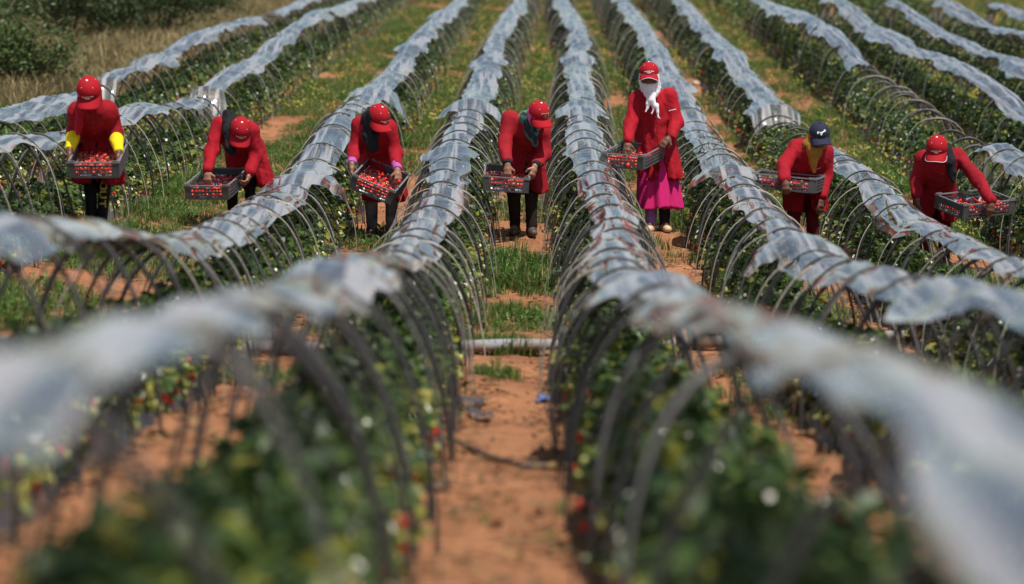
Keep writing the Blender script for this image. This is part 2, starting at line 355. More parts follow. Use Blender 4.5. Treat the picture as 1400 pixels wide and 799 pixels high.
LABEL = {
'A': 'leftmost low tunnel, beside the scrubby bank, its film bunched on leaning hoops',
'B': 'second low tunnel from the left, its film torn with ends hanging behind the pickers',
'C': 'low tunnel between the two black-scarved pickers, film running across the left edge',
'D': 'low tunnel bordering the central bare path on its left, film blurred in the foreground',
'E': 'low tunnel bordering the central bare path on its right, film sweeping lower right',
'F': 'low tunnel between the picker in the pink skirt and the picker in the navy cap',
'G': 'low tunnel between the navy-capped picker and the rightmost picker',
'H': 'low tunnel starting beside the rightmost picker, mostly uncovered with a hanging film end',
'I': 'long sagging low tunnel crossing the upper right, next beyond the mostly uncovered one',
'J': 'third low tunnel from the top right corner, its film starting in a curl',
'K': 'second low tunnel from the top right corner, film drooping to the right edge',
'L': 'short stretch of low tunnel in the very top right corner'}
def film_strip(k, y0, y1, e0, e1, si):
    r = ROWS[k]; sd = ord(k) * 7 + si * 3
    ys = [y0]
    while ys[-1] < y1: ys.append(ys[-1] + float(np.clip(ys[-1] * .0028, .045, .2)))
    ys = np.array(ys); n = 41 if y0 < 45 else 25
    q = np.linspace(-1, 1, n)
    xr = r.x(ys); h = r.h(ys); g = gz(xr, ys)
    wdt = .195 * np.interp(ys, [3, 8, 12], [.80, .88, 1.0]) + .035 * vnoise(ys * .55, 0 * ys, seed=sd) + .016 * vnoise(ys * 1.2, 0 * ys + 4, seed=sd + 1)
    bil = np.zeros_like(ys)
    for (yc, ww, sp) in WIDE.get(k, []):
        e_ = np.exp(-((ys - yc) / sp) ** 4); wdt = np.maximum(wdt, ww * e_); bil = np.maximum(bil, e_)
    off = .035 * vnoise(ys * .4, 0 * ys + 8, seed=sd + 2) + .012 * vnoise(ys * 1.3, 0 * ys + 8, seed=sd + 6)
    ph = (ys - HOOPY[k][0]); sag = np.zeros_like(ys)
    hy = np.array(HOOPY[k]); j = np.clip(np.searchsorted(hy, ys), 1, len(hy) - 1)
    tt = np.clip((ys - hy[j - 1]) / (hy[j] - hy[j - 1]), 0, 1); sag = np.sin(np.pi * tt) ** 1.2
    amp = .030 + .026 * vnoise(ys * .8, 0 * ys, seed=sd + 3)
    a = (A_IN + .012 + .14 * bil)[:, None]; h = h + .05 * bil
    asym = 1 + .09 * vnoise(ys * .9, 0 * ys + 3, seed=sd + 4)
    Uq = q[None] * wdt[:, None] * np.where(q[None] < 0, asym[:, None], 2 - asym[:, None]) * (1 - .10 * sag[:, None]) + off[:, None]
    Uq = np.clip(Uq, -a * .985, a * .985)
    Vv = (h + .03)[:, None] * np.sqrt(np.maximum(1 - (Uq / a) ** 2, 0)) - (sag * amp)[:, None] * (1 - .3 * q[None] ** 2)
    # creases running along the row, fanning between the ties
    w0 = Uq * 15 + 2.0 * vnoise(ys[:, None] * .9, q[None] * 2, seed=sd + 5)
    cr = (1 - 2 * np.abs(vnoise(w0, ys[:, None] * .5, seed=sd + 7))) * .022 + .006 * vnoise(w0 * 2.4, ys[:, None] * .8, seed=sd + 8)
    cr += .010 * vnoise(Uq * 7, ys[:, None] * 1.6, seed=sd + 11)
    cr = cr * (.55 + .65 * sag[:, None])
    edge = np.abs(q[None]) ** 6
    nx = Uq / a; nz = np.sqrt(np.maximum(1 - nx ** 2, .05))
    X = xr[:, None] + Uq + nx * cr + edge * .012 * vnoise(ys[:, None] * 3, q[None] * 2, seed=sd + 9)
    Z = Vv + nz * cr + edge * .014 * vnoise(ys[:, None] * 2.4, q[None] * 2 + 5, seed=sd + 10)
    Yp = ys[:, None] + 0 * X
    for (en, yc, sg) in ((e0, y0, 1), (e1, y1, -1)):
        if en:
            f = np.clip((ys - yc) * sg / .55, 0, 1)[:, None]; f = f * f * (3 - 2 * f)
            Z = Z * (.06 + .94 * f) ; X = xr[:, None] + (X - xr[:, None]) * (.55 + .45 * f) + (1 - f) * .04 * np.sin(q[None] * 16)
            Yp = Yp + (1 - f) * .05 * np.cos(q[None] * 13)
    P = np.stack([X, Yp, g[:, None] + Z], -1)
    m_, n_ = X.shape; idx = np.arange(m_ * n_).reshape(m_, n_)
    Fc = np.stack([idx[:-1, :-1], idx[:-1, 1:], idx[1:, 1:], idx[1:, :-1]], -1).reshape(-1, 4)
    return P.reshape(-1, 3), Fc
HOOPY = {}
for k in ROWS:
    rnd = random.Random(ord(k)); y = NEAR[k] - .4; L_ = []
    while y < FAR: L_.append(y); y += rnd.uniform(.98, 1.32)
    HOOPY[k] = L_
def tunnel(k):
    r = ROWS[k]; rnd = random.Random(ord(k) + 50)
    yb = NEAR[k]; base = Vector((float(r.x(yb)), yb, gz1(float(r.x(yb)), yb)))
    root = empty('low_tunnel', base); tag(root, LABEL[k], 'tunnel', 'low tunnels over the strawberry beds')
    last = FILM[k][-1][1] + 1
    for y in HOOPY[k]:
        if y > last: continue
        x = float(r.x(y)); h = float(r.h(y)); g = gz1(x, y)
        o = obj('hoop', rnd.choice(HOOPS), None, root, Vector((x + rnd.uniform(-.015, .015), y, g)) - base)
        o.scale = (A_IN * rnd.uniform(.92, 1.04), A_IN, h * rnd.uniform(.98, 1.005))
        o.rotation_euler = (rnd.gauss(0, .15), rnd.gauss(0, .04), rnd.gauss(0, .16))
        covered = any(a - .2 < y < b + .2 for (a, b, _, _) in FILM[k])
        if (covered and ((13 < y < 36) or rnd.random() < (.35 if y < 13 else .5))) or (not covered and rnd.random() < .4):
            y2 = y + rnd.uniform(-.05, .30)
            x = float(r.x(y2)); h = float(r.h(y2)); g = gz1(x, y2)
            o = obj('tie_wire', rnd.choice(WIRES[:4] if y > 15 else WIRES[4:]), None, root, Vector((x + rnd.uniform(-.02, .02), y2, g)) - base)
            sc = rnd.uniform(.92, 1.08)
            o.scale = (A_OUT * sc, A_OUT, h * rnd.uniform(.985, 1.005)); o.rotation_euler = (rnd.gauss(0, .05), rnd.gauss(0, .03), rnd.gauss(0, .07))
            if covered and 6 < y < 36:
                y3 = y2 + rnd.uniform(-.1, .1); x = float(r.x(y3)); h = float(r.h(y3)); g = gz1(x, y3)
                o = obj('dark_arc', rnd.choice(DARK_ARCS), None, root, Vector((x, y3, g)) - base)
                o.scale = (A_IN + .022, A_IN, h + .036); o.rotation_euler = (rnd.gauss(0, .03), rnd.gauss(0, .02), rnd.gauss(0, .10))
    for si, (y0, y1, e0, e1) in enumerate(FILM[k]):
        V, Fc = film_strip(k, y0, y1, e0, e1, si)
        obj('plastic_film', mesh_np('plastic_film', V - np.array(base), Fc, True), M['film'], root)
for k in ROWS: tunnel(k)

# ------------------------------------------------------------------ vegetation
M['leaf'] = leaf_mat('strawberry_leaf', (0.020, 0.050, 0.014), (0.095, 0.145, 0.03), 0.3, 0.42)
M['leaf_y'] = leaf_mat('yellowing_leaf', (0.13, 0.18, 0.026), (0.36, 0.32, 0.05), 0.4, 0.5)
M['stalk'] = mat('stalk', (0.12, 0.16, 0.05), 0.6)
M['petal'] = mat('petal', (0.75, 0.75, 0.70), 0.6)
M['stamen'] = mat('stamen', (0.6, 0.42, 0.04), 0.6)
M['berry'] = mat('ripe_berry', (0.50, 0.015, 0.012), 0.32, noise=(60, (0.62, 0.04, 0.02), 0.15), obj_var=0.2)
M['berry_o'] = mat('half_ripe_berry', (0.62, 0.12, 0.03), 0.35, noise=(30, (0.62, 0.33, 0.10), 0.15))
M['berry_p'] = mat('unripe_berry', (0.50, 0.45, 0.16), 0.4, noise=(30, (0.36, 0.40, 0.10), 0.2))
M['calyx'] = mat('calyx', (0.09, 0.16, 0.03), 0.6)
M['grass'] = leaf_mat('grass_blade', (0.046, 0.115, 0.019), (0.14, 0.235, 0.046), 0.35, 0.5)
M['grass_d'] = leaf_mat('dry_grass_blade', (0.20, 0.16, 0.07), (0.36, 0.28, 0.14), 0.25, 0.7)
M['bush'] = leaf_mat('shrub_leaf', (0.022, 0.042, 0.012), (0.075, 0.10, 0.030), 0.25, 0.5)
M['bush2'] = leaf_mat('shrub_leaf_green', (0.040, 0.078, 0.020), (0.12, 0.16, 0.045), 0.3, 0.5)
M['twig'] = mat('twig', (0.10, 0.075, 0.05), 0.8)
M['wflower'] = mat('weed_flower', (0.72, 0.66, 0.16), 0.6)
M['soil_clod'] = mat('soil_clod', (0.30, 0.12, 0.055), 0.95, 0.1, noise=(20, (0.46, 0.21, 0.10), 0.2), bump=(30, .6))
VEG = [M['leaf'], M['leaf_y'], M['stalk'], M['petal'], M['stamen'], M['berry'], M['berry_o'], M['berry_p'], M['calyx'], M['grass'], M['grass_d'], M['wflower']]
def leaflet(mb, b, d, n, L, W, mi):
    d = d.normalized(); sd = d.cross(n)
    if sd.length < 1e-4: sd = Vector((1, 0, 0))
    sd.normalize(); n = sd.cross(d)
    V = [b, b + d * L * .45 + sd * W * .5 + n * W * .16, b + d * L * .85 + sd * W * .36 + n * W * .08, b + d * L - n * W * .10,
         b + d * L * .85 - sd * W * .36 + n * W * .08, b + d * L * .45 - sd * W * .5 + n * W * .16, b + d * L * .55 - n * W * .02]
    mb.add(V, [(0, 1, 6), (1, 2, 6), (2, 3, 6), (3, 4, 6), (4, 5, 6), (5, 0, 6)], mi)
def trifoliate(mb, base, tip, rnd, size, mi):
    base = Vector(base); tip = Vector(tip); mid = (base + tip) / 2 + Vector((0, 0, .02))
    dr = (tip - mid).normalized()
    # flat ribbon petiole
    sd = dr.cross(Vector((0, 0, 1)));  sd = sd.normalized() * .0025 if sd.length > 1e-3 else Vector((.0025, 0, 0))
    mb.add([base - sd, base + sd, mid + sd, mid - sd, tip + sd, tip - sd], [(0, 1, 2, 3), (3, 2, 4, 5)], 2)
    n = Vector((rnd.gauss(0, .35), rnd.gauss(0, .35), 1)).normalized()
    out = Vector((dr.x, dr.y, rnd.uniform(-.35, .15)));  out = out.normalized() if out.length > .01 else Vector((1, 0, 0))
    for an in (0, 1.35, -1.35):
        d = Matrix.Rotation(an, 3, n) @ out
        leaflet(mb, tip, d, n, size * rnd.uniform(.85, 1.1) * (1 if an == 0 else .9), size * .8, mi)
def flower(mb, c, n, r):
    n = n.normalized(); a = n.orthogonal().normalized(); b = n.cross(a)
    for k in range(5):
        t = k * 2 * math.pi / 5; d = a * math.cos(t) + b * math.sin(t); s_ = -a * math.sin(t) + b * math.cos(t)
        mb.add([c, c + d * r * .6 + s_ * r * .42 + n * r * .1, c + d * r + n * r * .15, c + d * r * .6 - s_ * r * .42 + n * r * .1], [(0, 1, 2, 3)], 3)
    e = n * r * .12
    mb.add([c + e + (a * math.cos(t) + b * math.sin(t)) * r * .3 for t in [i * math.pi / 3 for i in range(6)]], [(0, 1, 2, 3, 4, 5)], 4)
def berry(mb, c, ax, L, W, mi, n=7):
    """ax points from the calyx to the tip"""
    ax = ax.normalized(); a = ax.orthogonal().normalized(); b = ax.cross(a); V = []; Fc = []
    pr = [(0, .35), (.10, .82), (.30, 1.0), (.60, .78), (.85, .42), (1.0, .08)]
    for (t, w_) in pr:
        for k in range(n):
            an = 2 * math.pi * k / n; V.append(c + ax * L * t + (a * math.cos(an) + b * math.sin(an)) * W * .5 * w_)
    for i in range(len(pr) - 1):
        for k in range(n): Fc.append((i * n + k, i * n + (k + 1) % n, (i + 1) * n + (k + 1) % n, (i + 1) * n + k))
    Fc.append(tuple(range(n))); Fc.append(tuple((len(pr) - 1) * n + k for k in range(n - 1, -1, -1)))
    mb.add(V, Fc, mi)
    for k in range(5):
        an = 2 * math.pi * k / 5; d = a * math.cos(an) + b * math.sin(an); s_ = (-a * math.sin(an) + b * math.cos(an)) * W * .14
        mb.add([c - s_, c + s_, c + d * W * .5 + ax * L * .02], [(0, 1, 2)], 8)
def plant_leaves(seed, n=26, tall=1.0):
    rnd = random.Random(seed); mb = MB()
    for i in range(n):
        an = rnd.uniform(0, 6.283); rr = abs(rnd.gauss(0, .11)) + .02; rr = min(rr, .24); z = rnd.uniform(.12, .33) * tall * (1 - .9 * (rr / .3) ** 2)
        trifoliate(mb, (rr * .1 * math.cos(an), rr * .1 * math.sin(an), .0), (rr * math.cos(an), rr * math.sin(an), z), rnd, rnd.uniform(.055, .085), 1 if rnd.random() < .16 else 0)
    return mb
def plant_flowers(seed, n=3):
    rnd = random.Random(seed); out = []
    for i in range(n):
        mb = MB(); an = rnd.uniform(0, 6.283); rr = rnd.uniform(.10, .24); z = rnd.uniform(.12, .30)
        p = Vector((rr * math.cos(an), rr * math.sin(an), z))
        mb.tube([Vector((p.x * .2, p.y * .2, .04)), p * .7 + Vector((0, 0, .07)), p], .002, 3, 2, False)
        flower(mb, p, Vector((math.cos(an) * .8, math.sin(an) * .8, rnd.uniform(.3, 1))), rnd.uniform(.012, .017)); out.append(mb)
    return out
def plant_berries(seed, n=2, kinds=(5, 6, 7, 7)):
    rnd = random.Random(seed); out = []
    for i in range(n):
        mb = MB(); an = rnd.uniform(0, 6.283); rr = rnd.uniform(.20, .29)
        top = Vector((rr * math.cos(an), rr * math.sin(an), rnd.uniform(.02, .12)))
        mb.tube([Vector((0, 0, .05)), top * .6 + Vector((0, 0, .10)), top], .002, 3, 2, False)
        W = rnd.uniform(.026, .036); berry(mb, top, Vector((rnd.gauss(0, .3), rnd.gauss(0, .3), -1)), W * 1.35, W, rnd.choice(kinds)); out.append(mb)
    return out
def flank(seed):
    """fruiting side shoots that hang over the edge of the bed"""
    rnd = random.Random(seed); mb = MB()
    for i in range(16):
        y = rnd.uniform(-.18, .18); x = rnd.uniform(-.02, .11); z = rnd.uniform(-.02, .17) - x * .9
        trifoliate(mb, (-.06, y * .5, .1), (x, y, z + .04), rnd, rnd.uniform(.028, .055), 1 if rnd.random() < .62 else 0)
    for i in range(rnd.choice((3, 4, 5))):
        y = rnd.uniform(-.16, .16); x = rnd.uniform(.02, .10); z = .10 - x * 1.1 + rnd.uniform(-.03, .05)
        W = rnd.uniform(.022, .036); berry(mb, Vector((x, y, z)), Vector((.4, rnd.gauss(0, .3), -1)), W * 1.3, W, rnd.choice((7, 7, 7, 7, 6, 5, 5)), 6)
    for i in range(rnd.choice((1, 2, 3))):
        y = rnd.uniform(-.16, .16); x = rnd.uniform(.0, .10); flower(mb, Vector((x, y, rnd.uniform(.08, .2) - x * .6)), Vector((.8, rnd.gauss(0, .4), .6)), rnd.uniform(.014, .02))
    return mb
def tuft(seed, n, hgt, spread, mi, wid=.006, lean=.45):
    rnd = random.Random(seed); mb = MB()
    for i in range(n):
        a = rnd.uniform(0, 6.283); r = spread * math.sqrt(rnd.random()); b = Vector((r * math.cos(a), r * math.sin(a), -.01))
        h = hgt * rnd.uniform(.5, 1.1); l = abs(rnd.gauss(0, lean)) * h; a2 = a + rnd.gauss(0, .8); dx = Vector((math.cos(a2) * l, math.sin(a2) * l, 0)); s_ = Vector((-math.sin(a2), math.cos(a2), 0)) * wid * rnd.uniform(.6, 1.2)
        m1 = b + dx * .35 + Vector((0, 0, h * .62)); t = b + dx + Vector((0, 0, h * rnd.uniform(.8, 1.0)))
        mb.add([b - s_, b + s_, m1 + s_ * .8, m1 - s_ * .8, t], [(0, 1, 2, 3), (3, 2, 4)], mi if rnd.random() < .9 else 10)
    return mb
def weed(seed, fl):
    rnd = random.Random(seed); mb = MB()
    for i in range(16):
        a = rnd.uniform(0, 6.283); r = rnd.uniform(.01, .10); z = rnd.uniform(.02, .15)
        leaflet(mb, Vector((r * .5 * math.cos(a), r * .5 * math.sin(a), z * .7)), Vector((math.cos(a), math.sin(a), rnd.uniform(-.2, .8))), Vector((0, 0, 1)), rnd.uniform(.04, .08), rnd.uniform(.015, .03), 9)
    if fl:
        for i in range(rnd.choice((2, 3, 4))):
            p = Vector((rnd.gauss(0, .06), rnd.gauss(0, .06), rnd.uniform(.13, .24)))
            mb.tube([Vector((p.x * .4, p.y * .4, 0)), p], .0022, 3, 2, False)
            for k in range(3):
                q = p + Vector((rnd.gauss(0, .012), rnd.gauss(0, .012), rnd.gauss(0, .01)))
                mb.add([q + Vector((.013, 0, 0)), q + Vector((0, .013, .004)), q + Vector((-.013, 0, 0)), q + Vector((0, -.013, .004))], [(0, 1, 2, 3)], 11)
                mb.add([q + Vector((.010, 0, .010)), q + Vector((0, 0, -.010)), q + Vector((-.010, 0, .010))], [(0, 1, 2)], 11)
    return mb
def clod(seed):
    rnd = random.Random(seed); bm = bmesh.new(); bmesh.ops.create_icosphere(bm, subdivisions=1, radius=1)
    for v in bm.verts: v.co *= rnd.uniform(.7, 1.2); v.co.z *= .6
    me = bpy.data.meshes.new('clod'); bm.to_mesh(me); bm.free(); return me
def scatter(name, meshes, mats, pts, label=None):
    """pts: array n x (x, y, z, rx, ry, rz, scale, index); one object that instances small meshes on points"""
    pts = np.asarray(pts, float)
    col = bpy.data.collections.new(name + '_kinds')
    for i, me in enumerate(meshes):
        if len(me.materials) == 0:
            for m in mats: me.materials.append(m)
        o = bpy.data.objects.new('%s_kind_%02d' % (name, i), me); col.objects.link(o)
    me = bpy.data.meshes.new(name); me.vertices.add(len(pts)); me.vertices.foreach_set('co', pts[:, :3].ravel())
    a = me.attributes.new('rot', 'FLOAT_VECTOR', 'POINT'); a.data.foreach_set('vector', pts[:, 3:6].ravel())
    a = me.attributes.new('scl', 'FLOAT', 'POINT'); a.data.foreach_set('value', pts[:, 6].copy())
    a = me.attributes.new('idx', 'INT', 'POINT'); a.data.foreach_set('value', pts[:, 7].astype(np.int32))
    o = bpy.data.objects.new(name, me); COL.objects.link(o)
    ng = bpy.data.node_groups.new(name, 'GeometryNodeTree')
    ng.interface.new_socket('Geometry', in_out='INPUT', socket_type='NodeSocketGeometry'); ng.interface.new_socket('Geometry', in_out='OUTPUT', socket_type='NodeSocketGeometry')
    N = ng.nodes; L = ng.links; gi = N.new('NodeGroupInput'); go = N.new('NodeGroupOutput')
    ci = N.new('GeometryNodeCollectionInfo'); ci.inputs['Collection'].default_value = col; ci.inputs['Separate Children'].default_value = True; ci.inputs['Reset Children'].default_value = True
    ip = N.new('GeometryNodeInstanceOnPoints'); ip.inputs['Pick Instance'].default_value = True
    def attr(nm, ty):
        n = N.new('GeometryNodeInputNamedAttribute'); n.data_type = ty; n.inputs['Name'].default_value = nm; return n.outputs['Attribute']
    mp = N.new('GeometryNodeMeshToPoints')
    L.new(gi.outputs[0], mp.inputs['Mesh']); L.new(mp.outputs['Points'], ip.inputs['Points']); L.new(ci.outputs[0], ip.inputs['Instance'])
    L.new(attr('idx', 'INT'), ip.inputs['Instance Index'])
    er = N.new('FunctionNodeEulerToRotation'); L.new(attr('rot', 'FLOAT_VECTOR'), er.inputs[0]); L.new(er.outputs[0], ip.inputs['Rotation'])
    L.new(attr('scl', 'FLOAT'), ip.inputs['Scale']); L.new(ip.outputs[0], go.inputs[0])
    md = o.modifiers.new('scatter', 'NODES'); md.node_group = ng
    tag(o, label=label, kind='stuff'); return o
def project(P):
    d = P - np.array([0, 0, CZ]); dep = d @ fw
    return CX + F * (d @ rt) / dep, CY - F * (d @ up) / dep, dep

# --- strawberry plants
NV = 7
LV = [plant_leaves(100 + i, 30 if i % 3 else 22, [1.0, 1.1, .85][i % 3]) for i in range(NV)]
FV = [plant_flowers(200 + i, 1 + i % 2) for i in range(NV)]
BV = [plant_berries(300 + i, 2) for i in range(NV)]
leaf_me = [m.mesh('leaves', False) for m in LV]
flow_me = [[m.mesh('flower', False) for m in f] for f in FV]; berr_me = [[m.mesh('strawberry', True) for m in f] for f in BV]
for me in leaf_me + [x for f in flow_me for x in f] + [x for f in berr_me for x in f]:
    for m in VEG: me.materials.append(m)
def joined(i):
    mb = MB()
    for m in [LV[i]] + FV[i] + BV[i]:
        b = len(mb.v); mb.v += m.v; mb.f += [tuple(q + b for q in f) for f in m.f]; mb.m += m.m
    return mb.mesh('plant_kind', False)
cand = []
for k, r in ROWS.items():
    rnd = random.Random(ord(k) + 900)
    y = NEAR[k]
    while y < FAR:
        step = .27 if y < 45 else .34
        for u in (-.11, .11):
            yy = y + rnd.uniform(-.06, .06); x = float(r.x(yy)) + u + rnd.gauss(0, .025)
            cand.append((x, yy, 0, 0, 0, rnd.uniform(0, 6.28), rnd.uniform(.68, 1.02), rnd.randrange(NV), k, u))
        y += step
C_ = np.array([c[:8] for c in cand]); C_[:, 2] = gz(C_[:, 0], C_[:, 1]) + .165
px, py, dep = project(C_[:, :3] + [0, 0, .3]); px2, py2, _ = project(C_[:, :3])
inf = (dep > 1) & (px > -60) & (px < 1460) & (py < 830) & (py2 > -30)
near = np.where(inf & (px > -10) & (px < 1410) & (py < 800))[0]; near = near[np.argsort(dep[near])][:300]
BED = dict(A='leftmost bed', B='second bed from left', C='third bed from left', D='bed left of bare path', E='bed right of bare path', F='bed right of pink skirt', G='bed right of navy cap', H='bed right of rightmost picker', I='a far right bed', J='a far right bed', K='a far right bed', L='a far right bed')
for i in near:
    k = cand[i][8]; v = int(C_[i, 7])
    root = empty('strawberry_plant', C_[i, :3]); root.rotation_euler = (0, 0, C_[i, 5]); root.scale = (C_[i, 6],) * 3
    pyy = py[i]; side_ = 'path' if (cand[i][9] > 0) == (k in 'ABCD') else 'outer'
    band = 'at the bottom edge' if pyy > 690 else 'in the blurred foreground' if pyy > 560 else 'near the grey pipe' if pyy > 430 else 'just in front of the pickers' if pyy > 330 else 'level with the pickers'
    tag(root, 'strawberry plant, %s side of %s, %s' % (side_, BED[k], band), 'plant', 'strawberry plants, ' + BED[k] + ', ' + side_ + ' side, ' + band)
    obj('leaves', leaf_me[v], None, root)
    for m in flow_me[v]: obj('flower', m, None, root)
    for m in berr_me[v]: obj('strawberry', m, None, root)
rest = np.setdiff1d(np.where(inf | ((dep > 3) & (px > -400) & (px < 1800) & (py < 1000)))[0], near)
scatter('strawberry_foliage', [joined(i) for i in range(NV)], VEG, C_[rest], 'mass of strawberry plants filling the farther beds')
fl = []
for k, r in ROWS.items():
    rnd = random.Random(ord(k) + 40); y = NEAR[k]
    while y < FAR:
        for sg in (-1, 1):
            if rnd.random() < .9:
                yy = y + rnd.uniform(-.1, .1); x = float(r.x(yy)) + sg * rnd.uniform(.17, .23)
                fl.append((x, yy, 0, rnd.gauss(0, .1), rnd.gauss(0, .1), (0 if sg > 0 else math.pi) + rnd.gauss(0, .25), rnd.uniform(.8, 1.25), rnd.randrange(8)))
        y += .17 if y < 45 else .26
fl = np.array(fl); fl[:, 2] = gz(fl[:, 0], fl[:, 1]) + .10
scatter('fruiting_shoots', [flank(500 + i).mesh('shoot_kind', False) for i in range(8)], VEG, fl, 'fruiting side shoots with pale and red berries along the bed edges')

# --- grass and weeds in the paths
def grassy(x, y):
    """how much of the ground is overgrown, 0..1"""
    rel = x - np.interp(y, ROWS['D'].Y, (np.interp(ROWS['D'].Y, ROWS['D'].Y, ROWS['D'].X) + np.interp(ROWS['D'].Y, ROWS['E'].Y, ROWS['E'].X)) / 2)
    c = np.abs(rel) < .65
    g = np.full(x.shape, .70)
    g = np.where(y < 32, .48, g); g = np.where((y < 24) & (rel > -4.5), .5, g)
    g = np.where(c, np.interp(y, [0, 9, 13.5, 15, 18, 19, 20.2, 21, 22, 25, 26.5, 28, 30, 36, 50], [.03, .05, .06, .10, .22, .25, .42, .35, .52, .6, .34, .36, .58, .8, .8]), g)
    g = np.where((rel > .65) & (rel < 1.95), np.interp(y, [0, 14, 20, 24, 28, 31, 36, 50], [.15, .2, .3, .40, .34, .50, .8, .78]), g)
    g = np.where((rel > -1.95) & (rel < -.65), np.interp(y, [0, 13, 24, 27, 31, 34, 60], [.10, .25, .40, .40, .32, .76, .76]), g)
    g = np.where((rel > -4.1) & (rel < -1.95), np.interp(y, [0, 13, 16, 22, 25, 29, 32, 35, 60], [.3, .5, .60, .50, .42, .38, .45, .8, .75]), g)
    g = np.where((rel > 3.25) & (rel < 5.0), np.interp(y, [0, 22, 28, 33, 60], [.7, .72, .55, .85, .8]), g)
    g = np.where((rel > 1.95) & (rel < 3.25), np.interp(y, [0, 20, 30, 60], [.4, .5, .45, .5]), g)
    g = np.where(rel > 5.0, .75, g)
    g = np.where(rel < -5.7, .92, g)
    return g
gp = []; cl = []
def field(n, x0, x1, y0, y1):
    """random points, denser towards the viewer"""
    y = y0 * (y1 / y0) ** RNG.random(n); x = RNG.uniform(x0, x1, n); return x, y
x, y = field(230000, -9, 20, 7, 112)
P = np.stack([x, y, gz(x, y)], -1); px, py, dep = project(P); ok = (px > -150) & (px < 1550) & (py < 860) & (py > -40)
x, y, z = x[ok], y[ok], P[ok, 2]
bd = on_bed(x, y); g = grassy(x, y)
nz = .43 + .75 * fbm(x * .9, y * .55, seed=21, oct=3)
ok = (bd > .30) & (nz < g) & ((y > 14) | (np.abs(x) > .7) | (RNG.random(len(x)) < .04)) & (RNG.random(len(x)) < .9)
x, y, z, nzk, gk = x[ok], y[ok], z[ok], nz[ok], g[ok]
kind = RNG.random(len(x)); idx = np.where(kind < .60, RNG.integers(0, 4, len(x)), np.where(kind < .86, RNG.integers(4, 6, len(x)), np.where(kind < .93, 6, 7)))
flo = (RNG.random(len(x)) < .07) & (vnoise(x * .5, y * .25, seed=77) > -.1) & (y > 29); idx = np.where(flo, RNG.integers(8, 10, len(x)), idx)
sc = (.55 + .6 * np.clip((gk - nzk) * 2.2, 0, 1)) * RNG.uniform(.7, 1.25, len(x)); sc = np.where(x < -5.8, sc * 1.5, sc); sc = np.where(y < 16, sc * .7, sc); sc = np.where(idx >= 8, RNG.uniform(.7, 1.1, len(x)), sc)
def gpt(px_, py_, s0=60, s1=460):
    best = None
    for s in np.linspace(s0, s1, 900):
        p = PX(px_, py_, s); e = abs(p[2] - gz1(p[0], p[1]))
        if best is None or e < best[0]: best = (e, p)
    return best[1]
for (qx, qy, rx_, ry_, cnt, s_) in ((686, 362, .28, .6, 80, 1.05), (668, 388, .26, .6, 60, 1.0), (722, 388, .25, .6, 60, 1.1), (690, 432, .30, .5, 60, .9), (676, 480, .16, .3, 45, 1.0), (715, 478, .12, .3, 25, .9), (680, 516, .14, .4, 40, .7),
                            (205, 262, .45, 1.2, 120, 1.3), (245, 252, .40, 1.2, 90, 1.2), (190, 292, .4, .8, 60, 1.1), (860, 330, .25, .8, 50, 1.0), (800, 340, .2, .6, 30, 1.0), (1330, 260, .5, 1.6, 160, 1.3), (1360, 310, .5, 1.6, 160, 1.3)):
    c_ = gpt(qx, qy); xx = c_[0] + RNG.normal(0, rx_ * .5, cnt); yy = c_[1] + RNG.normal(0, ry_ * .5, cnt)
    x = np.r_[x, xx]; y = np.r_[y, yy]; z = np.r_[z, gz(xx, yy)]; sc = np.r_[sc, s_ * RNG.uniform(.6, 1.2, cnt)]; idx = np.r_[idx, RNG.integers(0, 4, cnt)]
G_ = np.stack([x, y, z, RNG.normal(0, .1, len(x)), RNG.normal(0, .1, len(x)), RNG.uniform(0, 6.28, len(x)), sc, idx], -1)
kinds = [tuft(600 + i, 16, .15, .07, 9, .005) for i in range(4)] + [weed(620 + i, False) for i in range(2)] + [tuft(630, 12, .17, .06, 10, .004), tuft(631, 10, .12, .08, 10, .004, .9)] + [weed(640 + i, True) for i in range(2)]
scatter('grass', [m.mesh('tuft_kind', False) for m in kinds], VEG, G_, 'grass and weeds overgrowing the paths between the beds')
# --- dry grass and herbs on the bank beyond the leftmost tunnel
n = 26000
x = RNG.uniform(-26, -5.4, n); y = RNG.uniform(16, 90, n)
P = np.stack([x, y, gz(x, y)], -1); px, py, dep = project(P); ok = (px > -200) & (px < 520) & (py > -60) & (x < ROWS['A'].x(y) - .45)
x, y, z = x[ok], y[ok], P[ok, 2]
dry = .5 + .8 * fbm(x * .25, y * .12, seed=31) + np.clip((y - 46) / 40, -.25, .35)
idx = np.where(dry > .55, RNG.integers(0, 2, len(x)), np.where(RNG.random(len(x)) < .5, RNG.integers(2, 4, len(x)), RNG.integers(4, 6, len(x))))
B_ = np.stack([x, y, z, RNG.normal(0, .12, len(x)), RNG.normal(0, .12, len(x)), RNG.uniform(0, 6.28, len(x)), RNG.uniform(.7, 1.5, len(x)) * (1 + .3 * dry), idx], -1)
kinds = [tuft(700 + i, 26, .34, .16, 10, .006, .5) for i in range(2)] + [tuft(710 + i, 24, .22, .14, 9, .007) for i in range(2)] + [weed(720 + i, False) for i in range(2)]
scatter('bank_grass', [m.mesh('tuft_kind', False) for m in kinds], VEG, B_, 'dry and green grass covering the bank at the upper left')
